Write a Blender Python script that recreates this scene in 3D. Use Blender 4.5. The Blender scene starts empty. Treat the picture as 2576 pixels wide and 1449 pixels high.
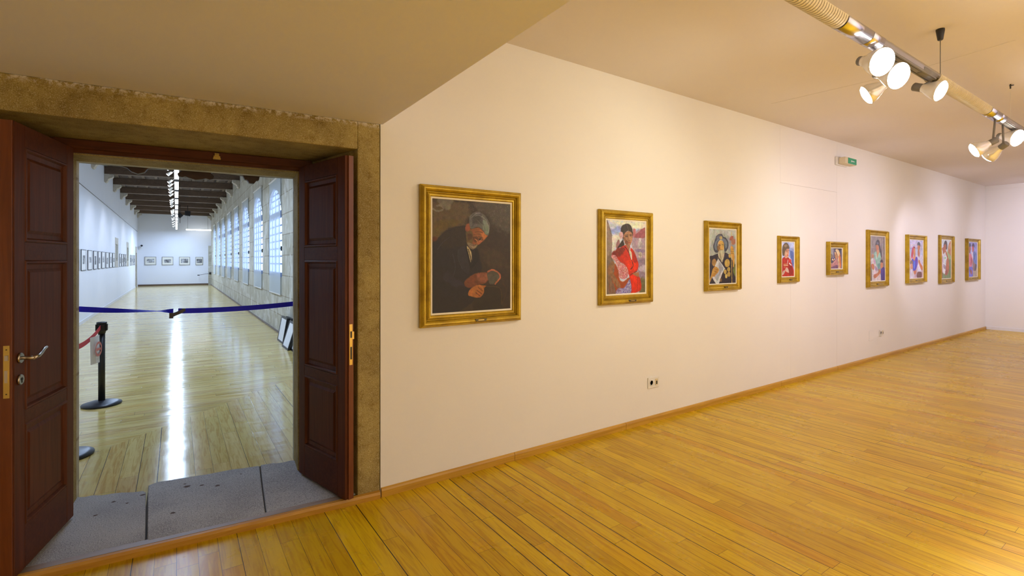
# gallery of gilt framed paintings with an open doorway into a long photograph gallery
PANE=3.2; EXPO=0.11
E_ROOM=640.; E_WALL=48.; E_STRIP=33.; E_GSPOT=40.
GAIN=[(.74,.78,.84)]+[(.85,.93,1.1)]*4+[(.9,.98,1.05)]*4
import bpy, math, random
import numpy as np
from mathutils import Vector
random.seed(7)
COL = bpy.context.scene.collection
PI = math.pi

# ------------------------------------------------------------------ helpers
class MB:
    """collects shapes for ONE mesh object"""
    def __init__(s): s.v=[]; s.f=[]; s.m=[]; s.sm=[]
    def add(s, vs, fs, m=0, smooth=False):
        o=len(s.v); s.v+= [tuple(p) for p in vs]
        for f in fs: s.f.append([i+o for i in f]); s.m.append(m); s.sm.append(smooth)
    def box(s,x0,x1,y0,y1,z0,z1,m=0,T=None):
        vs=[(x,y,z) for z in (z0,z1) for y in (y0,y1) for x in (x0,x1)]
        if T: vs=[T(*p) for p in vs]
        s.add(vs,[(0,2,3,1),(4,5,7,6),(0,1,5,4),(2,6,7,3),(0,4,6,2),(1,3,7,5)],m); return s
    def prism(s,poly,axis,a,b,m=0,T=None,smooth=False):
        """poly of 2D points extruded along axis 'x','y','z' from a to b"""
        n=len(poly)
        def P(p,t): return {'x':(t,p[0],p[1]),'y':(p[0],t,p[1]),'z':(p[0],p[1],t)}[axis]
        vs=[P(p,a) for p in poly]+[P(p,b) for p in poly]
        if T: vs=[T(*p) for p in vs]
        s.add(vs,[list(range(n))[::-1],list(range(n,2*n))],m)
        o=len(s.v)-2*n
        for i in range(n):
            j=(i+1)%n; s.f.append([o+i,o+j,o+n+j,o+n+i]); s.m.append(m); s.sm.append(smooth)
        return s
    def lathe(s,prof,n=24,M=None,m=0,cap=True,smooth=True):
        """prof: (radius,height) about z; M maps a point"""
        M=M or (lambda x,y,z:(x,y,z)); o=len(s.v)
        for r,h in prof:
            for k in range(n):
                a=2*PI*k/n; s.v.append(tuple(M(r*math.cos(a),r*math.sin(a),h)))
        for i in range(len(prof)-1):
            for k in range(n):
                l=(k+1)%n; s.f.append([o+i*n+k,o+i*n+l,o+(i+1)*n+l,o+(i+1)*n+k]); s.m.append(m); s.sm.append(smooth)
        if cap:
            s.f.append([o+k for k in range(n)][::-1]); s.m.append(m); s.sm.append(False)
            e=o+(len(prof)-1)*n; s.f.append([e+k for k in range(n)]); s.m.append(m); s.sm.append(False)
        return s
    def tube(s,pts,r,n=10,m=0,close=True):
        pts=[Vector(p) for p in pts]; o=len(s.v); N=len(pts); up=None
        for i,p in enumerate(pts):
            t=(pts[min(i+1,N-1)]-pts[max(i-1,0)]).normalized()
            if up is None: up=t.orthogonal().normalized()
            up=(up-t*up.dot(t)).normalized(); b=t.cross(up); rr=r[i] if isinstance(r,(list,tuple)) else r
            for k in range(n):
                a=2*PI*k/n; s.v.append(tuple(p+up*(rr*math.cos(a))+b*(rr*math.sin(a))))
        for i in range(N-1):
            for k in range(n):
                l=(k+1)%n; s.f.append([o+i*n+k,o+i*n+l,o+(i+1)*n+l,o+(i+1)*n+k]); s.m.append(m); s.sm.append(True)
        if close:
            s.f.append([o+k for k in range(n)][::-1]); s.m.append(m); s.sm.append(False)
            e=o+(N-1)*n; s.f.append([e+k for k in range(n)]); s.m.append(m); s.sm.append(False)
        return s
    def strip(s,A,B,th,nrm,m=0):
        """a band between polylines A and B, thickness th along nrm"""
        nrm=Vector(nrm)*th; n=len(A)
        vs=[Vector(p) for p in A]+[Vector(p) for p in B]+[Vector(p)+nrm for p in A]+[Vector(p)+nrm for p in B]
        fs=[]
        for i in range(n-1):
            fs+= [(i,i+1,n+i+1,n+i),(2*n+i,3*n+i,3*n+i+1,2*n+i+1),(i,2*n+i,2*n+i+1,i+1),(n+i,n+i+1,3*n+i+1,3*n+i)]
        fs+=[(0,n,3*n,2*n),(n-1,3*n-1,4*n-1,2*n-1)]
        s.add(vs,fs,m,False); return s

def obj(name,mb,mats,parent=None,bevel=0,kind=None,label=None,cat=None,group=None,seg=2):
    me=bpy.data.meshes.new(name)
    v=mb.v
    if parent is not None:
        L=world_loc(parent); v=[(p[0]-L.x,p[1]-L.y,p[2]-L.z) for p in v]
    me.from_pydata([tuple(p) for p in v],[],mb.f)
    if not isinstance(mats,(list,tuple)): mats=[mats]
    for m in mats: me.materials.append(m)
    me.polygons.foreach_set('material_index',mb.m); me.polygons.foreach_set('use_smooth',mb.sm)
    import bmesh
    bm=bmesh.new(); bm.from_mesh(me); bmesh.ops.recalc_face_normals(bm,faces=bm.faces); bm.to_mesh(me); bm.free()
    o=bpy.data.objects.new(name,me); COL.objects.link(o)
    if parent is not None: o.parent=parent
    if bevel:
        b=o.modifiers.new('bevel','BEVEL'); b.width=bevel; b.segments=seg; b.limit_method='ANGLE'; b.angle_limit=math.radians(40)
    tag(o,label,cat,group,kind); return o
def world_loc(o):
    L=o.location.copy()
    while o.parent: o=o.parent; L+=o.location
    return L
def tag(o,label=None,cat=None,group=None,kind=None):
    if label: o['label']=label
    if cat: o['category']=cat
    if group: o['group']=group
    if kind: o['kind']=kind
    return o
def thing(name,loc,label,cat,group=None,kind=None):
    o=bpy.data.objects.new(name,None); COL.objects.link(o); o.location=loc; o.empty_display_size=.1
    return tag(o,label,cat,group,kind)
def dup(root,loc,label=None,group=None):
    r=root.copy(); COL.objects.link(r); r.location=loc
    if label: r['label']=label
    if group: r['group']=group
    for ch in list(root.children):
        c=ch.copy(); COL.objects.link(c); c.parent=r
        for g in list(ch.children):
            d=g.copy(); COL.objects.link(d); d.parent=c
    return r

# ------------------------------------------------------------------ materials
def lin(c):
    c=[x/255 for x in c]; return [((x+.055)/1.055)**2.4 if x>.04045 else x/12.92 for x in c]
class G:
    def __init__(s,name):
        s.mat=bpy.data.materials.new(name); s.mat.use_nodes=True; s.t=s.mat.node_tree; s.t.nodes.clear()
        s.out=s.n('ShaderNodeOutputMaterial')
    def n(s,typ,ins=None,**kw):
        x=s.t.nodes.new(typ)
        for k,v in kw.items(): setattr(x,k,v)
        for k,v in (ins or {}).items(): s.set(x.inputs[k],v)
        return x
    def set(s,inp,v):
        if isinstance(v,bpy.types.NodeSocket): s.t.links.new(v,inp)
        else:
            if inp.type=='RGBA' and len(v)==3: v=(*v,1)
            inp.default_value=v
    def M(s,op,a,b=None,c=None,clamp=False):
        x=s.n('ShaderNodeMath',operation=op,use_clamp=clamp); s.set(x.inputs[0],a)
        if b is not None: s.set(x.inputs[1],b)
        if c is not None: s.set(x.inputs[2],c)
        return x.outputs[0]
    def mix(s,f,a,b,mode='MIX'):
        x=s.n('ShaderNodeMix',data_type='RGBA',blend_type=mode); s.set(x.inputs[0],f); s.set(x.inputs[6],a); s.set(x.inputs[7],b); return x.outputs[2]
    def pos(s): return s.n('ShaderNodeNewGeometry').outputs['Position']
    def sep(s,v):
        x=s.n('ShaderNodeSeparateXYZ'); s.set(x.inputs[0],v); return x.outputs
    def comb(s,x,y,z):
        c=s.n('ShaderNodeCombineXYZ'); s.set(c.inputs[0],x); s.set(c.inputs[1],y); s.set(c.inputs[2],z); return c.outputs[0]
    def scale(s,v,k):
        x=s.n('ShaderNodeVectorMath',operation='MULTIPLY'); s.set(x.inputs[0],v); s.set(x.inputs[1],k); return x.outputs[0]
    def noise(s,v,sc,det=3,rough=.5,dist=0):
        return s.n('ShaderNodeTexNoise',{'Vector':v,'Scale':sc,'Detail':det,'Roughness':rough,'Distortion':dist}).outputs[0]
    def white(s,a,b):
        return s.n('ShaderNodeTexWhiteNoise',{'Vector':s.comb(a,b,0.0)},noise_dimensions='2D').outputs[0]
    def ramp(s,f,stops,interp='LINEAR'):
        x=s.n('ShaderNodeValToRGB'); s.set(x.inputs[0],f); r=x.color_ramp; r.interpolation=interp
        while len(r.elements)<len(stops): r.elements.new(.5)
        for e,(p,c) in zip(r.elements,stops): e.position=p; e.color=(*c,1)
        return x.outputs[0]
    def smooth(s,x,a,b,oa=0.,ob=1.):
        r=s.n('ShaderNodeMapRange',interpolation_type='SMOOTHSTEP'); s.set(r.inputs[0],x); s.set(r.inputs[1],a); s.set(r.inputs[2],b); s.set(r.inputs[3],oa); s.set(r.inputs[4],ob); return r.outputs[0]
    def bump(s,h,st=.3,dist=.01,normal=None):
        b=s.n('ShaderNodeBump',{'Height':h,'Strength':st,'Distance':dist})
        if normal is not None: s.set(b.inputs['Normal'],normal)
        return b.outputs[0]
    def bsdf(s,col,rough=.5,metal=0.,normal=None,**kw):
        p=s.n('ShaderNodeBsdfPrincipled',{'Base Color':col,'Roughness':rough,'Metallic':metal})
        if normal is not None: s.set(p.inputs['Normal'],normal)
        for k,v in kw.items(): s.set(p.inputs[k.replace('_',' ')],v)
        s.t.links.new(p.outputs[0],s.out.inputs[0]); return s.mat
def simple(name,col,rough=.5,metal=0.,var=.06,sc=20,bump=0.):
    """plain coloured surface with a faint procedural unevenness"""
    g=G(name); tc=g.n('ShaderNodeTexCoord').outputs['Object']; nz=g.noise(tc,sc,3)
    c=g.mix(nz,[x*(1-var) for x in col],[min(1,x*(1+var)) for x in col])
    return g.bsdf(c,rough,metal,g.bump(nz,bump,.01) if bump else None)
def emit(name,col,st):
    g=G(name); e=g.n('ShaderNodeEmission',{'Color':col,'Strength':st}); g.t.links.new(e.outputs[0],g.out.inputs[0]); return g.mat

def plaster(name,col,var=.04,bump=.12):
    g=G(name); p=g.pos(); a=g.noise(p,1.3,4); b=g.noise(p,45,3)
    c=g.mix(a,[x*(1-var) for x in col],[x*(1+var*.5) for x in col])
    return g.bsdf(c,.75,0.,g.bump(b,bump,.004),Specular_IOR_Level=.25)
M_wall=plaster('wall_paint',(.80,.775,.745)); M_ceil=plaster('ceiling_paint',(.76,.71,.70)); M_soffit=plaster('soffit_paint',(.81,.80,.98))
M_gwall=plaster('gallery_wall_paint',(.80,.81,.86))

def plank_tree(g,across,along,W,L,tones,seed):
    """returns colour, height for boards of width W laid along one axis"""
    a=g.M('DIVIDE',across,W); row=g.M('FLOOR',a); fr=g.M('FRACT',a)
    rr=g.white(row,seed); l=g.M('ADD',g.M('DIVIDE',along,L),g.M('MULTIPLY',rr,13.7)); col=g.M('FLOOR',l); fl=g.M('FRACT',l)
    idn=g.white(g.M('ADD',row,seed*3.1),col)
    ed=g.M('MULTIPLY',g.M('MINIMUM',fr,g.M('SUBTRACT',1.,fr)),W)
    ee=g.M('MULTIPLY',g.M('MINIMUM',fl,g.M('SUBTRACT',1.,fl)),L)
    # some long seams have opened more than others
    rs=g.white(g.M('FLOOR',g.M('ADD',a,.5)),seed+5)
    gw=g.M('ADD',.0008,g.M('MULTIPLY',g.M('POWER',rs,4.),.0028))
    gap=g.M('MAXIMUM',g.M('LESS_THAN',ed,gw),g.M('MULTIPLY',g.M('LESS_THAN',ee,.0011),.75))
    v=g.comb(g.M('ADD',g.M('MULTIPLY',across,22.),g.M('MULTIPLY',idn,40.)),g.M('MULTIPLY',along,1.6),g.M('MULTIPLY',idn,9.))
    grain=g.noise(v,1.6,5,.6,1.2); fine=g.noise(g.comb(g.M('MULTIPLY',across,260.),g.M('MULTIPLY',along,6.),idn),1.,2)
    base=g.ramp(idn,tones)
    c=g.mix(g.smooth(grain,.42,.66),base,g.mix(1.,base,(.80,.70,.55),'MULTIPLY'))
    c=g.mix(g.M('MULTIPLY',fine,.18),c,g.mix(1.,c,(.7,.6,.45),'MULTIPLY'))
    c=g.mix(gap,c,(.022,.011,.003))
    cup=g.M('SINE',g.M('MULTIPLY',fr,PI))
    h=g.M('ADD',g.M('MULTIPLY',cup,.32),g.M('ADD',g.M('MULTIPLY',idn,.25),g.M('SUBTRACT',g.M('MULTIPLY',fine,.05),gap)))
    return c,h,idn
def floor_main():
    g=G('golden_plank_floor'); x,y,z=g.sep(g.pos())
    T=[(0.,(.56,.34,.004)),(.3,(.65,.42,.005)),(.6,(.71,.48,.007)),(.85,(.68,.42,.005)),(1.,(.60,.33,.005))]
    c,h,idn=plank_tree(g,x,y,.1,1.25,T,2.)
    wear=g.noise(g.pos(),1.1,5,.65); wear2=g.noise(g.comb(g.M('MULTIPLY',x,9.),g.M('MULTIPLY',y,2.2),0.),1.,4)
    m=g.smooth(g.M('MULTIPLY',wear,wear2),.30,.42)
    c=g.mix(g.M('MULTIPLY',m,.13),c,(.66,.48,.20))
    rough=g.M('ADD',.20,g.M('ADD',g.M('MULTIPLY',wear,.16),g.M('MULTIPLY',m,.07)))
    wav=g.noise(g.comb(g.M('MULTIPLY',x,2.0),g.M('MULTIPLY',y,1.2),0.),2.2,2)
    nrm=g.bump(h,.30,.0022,g.bump(wav,.16,.02))
    return g.bsdf(c,rough,0.,nrm,Specular_IOR_Level=.24)
M_floor=floor_main()
def floor_gallery():
    g=G('gallery_plank_floor'); x,y,z=g.sep(g.pos())
    T=[(0.,(.60,.45,.16)),(.3,(.72,.58,.21)),(.6,(.80,.66,.28)),(.85,(.74,.56,.20)),(1.,(.66,.50,.22))]
    c1,h1,_=plank_tree(g,x,y,.118,1.4,T,3.); c2,h2,_=plank_tree(g,y,x,.118,1.4,T,4.)
    d=g.M('ADD',g.M('SUBTRACT',y,x),-5.97); k=g.M('GREATER_THAN',d,0.)
    c=g.mix(k,c1,c2); h=g.M('ADD',g.M('MULTIPLY',h1,g.M('SUBTRACT',1.,k)),g.M('MULTIPLY',h2,k))
    wav=g.noise(g.comb(g.M('MULTIPLY',x,1.2),g.M('MULTIPLY',y,3.0),0.),2.2,2)
    nrm=g.bump(h,.35,.0022,g.bump(wav,.18,.02))
    rough=g.M('ADD',.09,g.M('MULTIPLY',g.noise(g.pos(),1.5,4),.09))
    return g.bsdf(c,rough,0.,nrm,Specular_IOR_Level=.55)
M_gfloor=floor_gallery()
def granite(name,a,b,spk=.5,bump=.5,splash=False):
    g=G(name); p=g.pos(); big=g.noise(p,2.2,6,.65); mid=g.noise(p,14,5,.7); sp=g.noise(p,200,2,.6)
    c=g.mix(g.smooth(big,.35,.65),a,b); c=g.mix(g.smooth(mid,.45,.75),c,g.mix(1.,c,(.62,.55,.42),'MULTIPLY'))
    c=g.mix(g.M('MULTIPLY',g.smooth(sp,.54,.66),spk),c,(.70,.62,.42)); c=g.mix(g.M('MULTIPLY',g.smooth(sp,.45,.35),spk),c,(.06,.045,.02))
    if splash:
        z=g.sep(p)[2]; f=g.M('MULTIPLY',g.smooth(z,2.555,2.60),g.smooth(g.noise(p,38,5,.7),.45,.60)); c=g.mix(f,c,(.72,.66,.58))
    h=g.M('ADD',g.M('MULTIPLY',mid,.8),g.M('MULTIPLY',sp,.35))
    return g.bsdf(c,.85,0.,g.bump(h,bump,.012),Specular_IOR_Level=.3)
M_stone=granite('granite_frame',(.43,.335,.12),(.29,.215,.075),.36,.7,True)
M_thr=granite('granite_threshold',(.27,.26,.25),(.34,.33,.31),.60,.45)
def thr_rust():
    g=G('granite_threshold_stained'); p=g.pos(); mid=g.noise(p,14,5,.7); sp=g.noise(p,150,2,.6)
    c=g.mix(g.smooth(g.noise(p,2.5,5),.35,.65),(.33,.32,.32),(.43,.425,.42))
    c=g.mix(g.M('MULTIPLY',g.smooth(sp,.54,.66),.65),c,(.62,.61,.58)); c=g.mix(g.M('MULTIPLY',g.smooth(sp,.44,.34),.6),c,(.045,.04,.035))
    x,y,z=g.sep(p)
    for cx,cy,r in [(.062,4.165,.028),(-.345,4.19,.018),(-.27,4.115,.016),(-.42,4.03,.015),(.24,4.06,.022),(.05,4.22,.012),(.15,4.13,.016),(-.02,3.78,.018),(.40,4.18,.012),(-.19,4.2,.02)]:
        dx=g.M('SUBTRACT',x,cx); dy=g.M('SUBTRACT',y,cy); d=g.M('SQRT',g.M('ADD',g.M('MULTIPLY',dx,dx),g.M('MULTIPLY',g.M('MULTIPLY',dy,dy),1.6)))
        d=g.M('ADD',d,g.M('MULTIPLY',g.M('SUBTRACT',g.noise(p,60,2),.5),.022)); c=g.mix(g.smooth(d,r,r*.5),c,(.085,.045,.025))
    h=g.M('ADD',g.M('MULTIPLY',mid,.8),g.M('MULTIPLY',sp,.5))
    return g.bsdf(c,.8,0.,g.bump(h,.45,.012),Specular_IOR_Level=.35)
M_thr=thr_rust()
def wood(name,a,b,rough=.35,axis='z',sc=1.,spec=.45,bump=.08):
    g=G(name); x,y,z=g.sep(g.n('ShaderNodeTexCoord').outputs['Object'])
    k={'z':(26,26,1.3),'x':(1.3,26,26),'y':(26,1.3,26)}[axis]
    v=g.comb(g.M('MULTIPLY',x,k[0]*sc),g.M('MULTIPLY',y,k[1]*sc),g.M('MULTIPLY',z,k[2]*sc))
    n1=g.noise(v,1.,5,.6,1.5); n2=g.noise(g.scale(v,(5,5,5)),1.,3)
    c=g.mix(g.smooth(n1,.3,.7),a,b); c=g.mix(g.M('MULTIPLY',n2,.3),c,[t*.5 for t in a])
    return g.bsdf(c,rough,0.,g.bump(n2,bump,.002),Specular_IOR_Level=spec)
M_mahog=wood('mahogany',(.125,.036,.012),(.075,.021,.007),.48,spec=.16); M_mahogx=wood('mahogany_rail',(.11,.033,.011),(.07,.02,.007),.48,'x',spec=.16)
M_mahoge=wood('mahogany_edge',(.20,.055,.016),(.13,.034,.012),.34)
M_base=wood('oak_baseboard',(.62,.35,.045),(.48,.25,.03),.36,'x')
M_nose=wood('step_nosing_wood',(.58,.31,.04),(.46,.22,.03),.42,'x'); M_noset=wood('worn_nosing_top',(.32,.24,.18),(.24,.17,.12),.5,'x')
M_beam=wood('old_beam_wood',(.17,.105,.065),(.09,.058,.038),.6,'x'); M_joist=wood('joist_wood',(.26,.20,.16),(.16,.125,.10),.6,'y'); M_board=wood('ceiling_board',(.10,.05,.036),(.06,.034,.026),.6,'y')
M_carved=wood('carved_valance_wood',(.07,.034,.022),(.045,.022,.015),.5,'x')
def gold(name,col,dark):
    g=G(name); p=g.n('ShaderNodeTexCoord').outputs['Object']; a=g.noise(p,9,4,.6); b=g.noise(p,120,2)
    c=g.mix(g.smooth(a,.35,.7),col,dark); c=g.mix(g.M('MULTIPLY',g.smooth(b,.5,.7),.25),c,[x*.45 for x in dark])
    return g.bsdf(c,.36,.45,g.bump(b,.15,.002),Specular_IOR_Level=.5)
M_gold=gold('gilded_wood',(.54,.36,.02),(.36,.225,.012)); M_gold2=gold('gilded_wood_dull',(.46,.31,.03),(.32,.20,.022))
M_brown=simple('gilding_undercoat',(.16,.07,.02),.5)
M_slip=simple('ivory_slip',(.80,.74,.62),.6); M_plate=simple('aged_brass_plate',(.11,.09,.045),.4,.6)
M_brass=simple('brass',(.62,.44,.12),.28,1.); M_steel=simple('satin_nickel',(.55,.50,.42),.3,1.); M_chrome=simple('chrome',(.60,.60,.70),.24,1.)
M_alu=simple('grey_track',(.36,.35,.37),.38,.7); M_dark=simple('dark_slot',(.02,.02,.02),.6); M_black=simple('black_plastic',(.014,.014,.016),.42); M_blackm=simple('black_powder_coat',(.018,.019,.026),.36)
M_ivory=simple('ivory_louvre',(.66,.58,.40),.5); M_socket=simple('white_plastic',(.74,.72,.68),.4); M_grey=simple('grey_socket_body',(.20,.19,.19),.5)
M_lampglass=simple('lamp_reflector',(.86,.84,.84),.12,.35)
M_red=simple('red_webbing',(.55,.012,.03),.7); M_blue=simple('blue_webbing',(.008,.012,.95),.7); M_paper=simple('white_paper',(.78,.77,.78),.8); M_pinkmark=simple('faded_red_print',(.70,.26,.24),.8)
M_fblack=simple('black_frame_wood',(.012,.012,.013),.4); M_fgrey=simple('pewter_frame',(.23,.21,.19),.45); M_mat=simple('white_mount',(.80,.80,.80),.8); M_matc=simple('cream_mount',(.80,.77,.68),.8)
M_groove=simple('panel_joint',(.68,.63,.58),.9)
M_white=simple('white_skirting',(.74,.74,.76),.5)
M_green=None
def photo(name,seed,dark=.5):
    g=G(name); p=g.n('ShaderNodeTexCoord').outputs['Object']; p=g.n('ShaderNodeVectorMath',{0:p,1:(seed*3.7,seed*1.9,seed*.7)},operation='ADD').outputs[0]
    n=g.noise(g.scale(p,(5,5,9)),1.,5,.65); z=g.sep(g.n('ShaderNodeTexCoord').outputs['Object'])[2]
    c=g.ramp(n,[(.3,(.04,.04,.045)),(dark,(.16,.16,.165)),(dark+.18,(.62,.62,.64))]); return g.bsdf(c,.5)
M_photo=[photo('monochrome_photograph',i,.42+.03*(i%4)) for i in range(5)]
def gstone():
    g=G('gallery_ashlar'); x,y,z=g.sep(g.pos())
    br=g.n('ShaderNodeTexBrick',{'Vector':g.comb(y,z,0.),'Color1':(.50,.485,.40,1),'Color2':(.60,.58,.50,1),'Mortar':(.36,.31,.23,1),'Scale':1.,'Mortar Size':.012,'Mortar Smooth':.3,'Bias':0.,'Brick Width':.95,'Row Height':.44})
    br.offset=.5
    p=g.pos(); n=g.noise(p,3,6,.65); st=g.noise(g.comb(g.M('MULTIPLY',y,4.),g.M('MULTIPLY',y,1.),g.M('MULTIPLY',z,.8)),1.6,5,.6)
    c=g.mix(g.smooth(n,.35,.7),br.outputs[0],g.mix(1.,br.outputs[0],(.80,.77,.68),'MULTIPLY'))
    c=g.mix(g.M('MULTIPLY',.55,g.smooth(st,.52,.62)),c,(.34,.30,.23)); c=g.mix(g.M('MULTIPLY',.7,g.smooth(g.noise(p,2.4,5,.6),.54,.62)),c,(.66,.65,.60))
    return g.bsdf(c,.85,0.,g.bump(g.M('SUBTRACT',n,br.outputs['Fac']),.25,.02))
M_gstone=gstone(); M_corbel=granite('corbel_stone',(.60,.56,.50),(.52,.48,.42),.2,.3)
def blind():
    g=G('screen_blind_fabric'); p=g.pos(); w=g.noise(g.scale(p,(1,260,260)),1.,2)
    d=g.n('ShaderNodeBsdfDiffuse',{'Color':g.mix(w,(.80,.84,.84),(.90,.93,.92))}); t=g.n('ShaderNodeBsdfTranslucent',{'Color':(.75,.82,.9,1)}); tr=g.n('ShaderNodeBsdfTransparent',{'Color':(.95,.97,1,1)})
    m=g.n('ShaderNodeMixShader',{0:.30,1:d.outputs[0],2:t.outputs[0]}); m2=g.n('ShaderNodeMixShader',{0:.50,1:m.outputs[0],2:tr.outputs[0]}); g.t.links.new(m2.outputs[0],g.out.inputs[0]); return g.mat
M_blind=blind()
def pane():
    g=G('daylit_window_pane'); p=g.pos(); z=g.sep(p)[2]; n=g.noise(g.scale(p,(1,3.5,.5)),1.,2)
    c=g.mix(n,(.26,.45,1.),(.58,.73,1.)); e=g.n('ShaderNodeEmission',{'Color':c,'Strength':PANE}); g.t.links.new(e.outputs[0],g.out.inputs[0]); return g.mat
M_pane=pane(); M_winframe=simple('window_frame_paint',(.16,.22,.36),.5)  # shade on the backlit window frames is put into this dark blue
M_lamp=emit('lit_lamp_face',(1.,.95,.86),60.); M_lamps=emit('lit_lamp_side',(1.,.92,.74),9.); M_tube=emit('fluorescent_diffuser',(.86,.93,1.),8.); M_gspot=emit('gallery_spot_face',(1.,.96,1.),10.)
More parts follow.
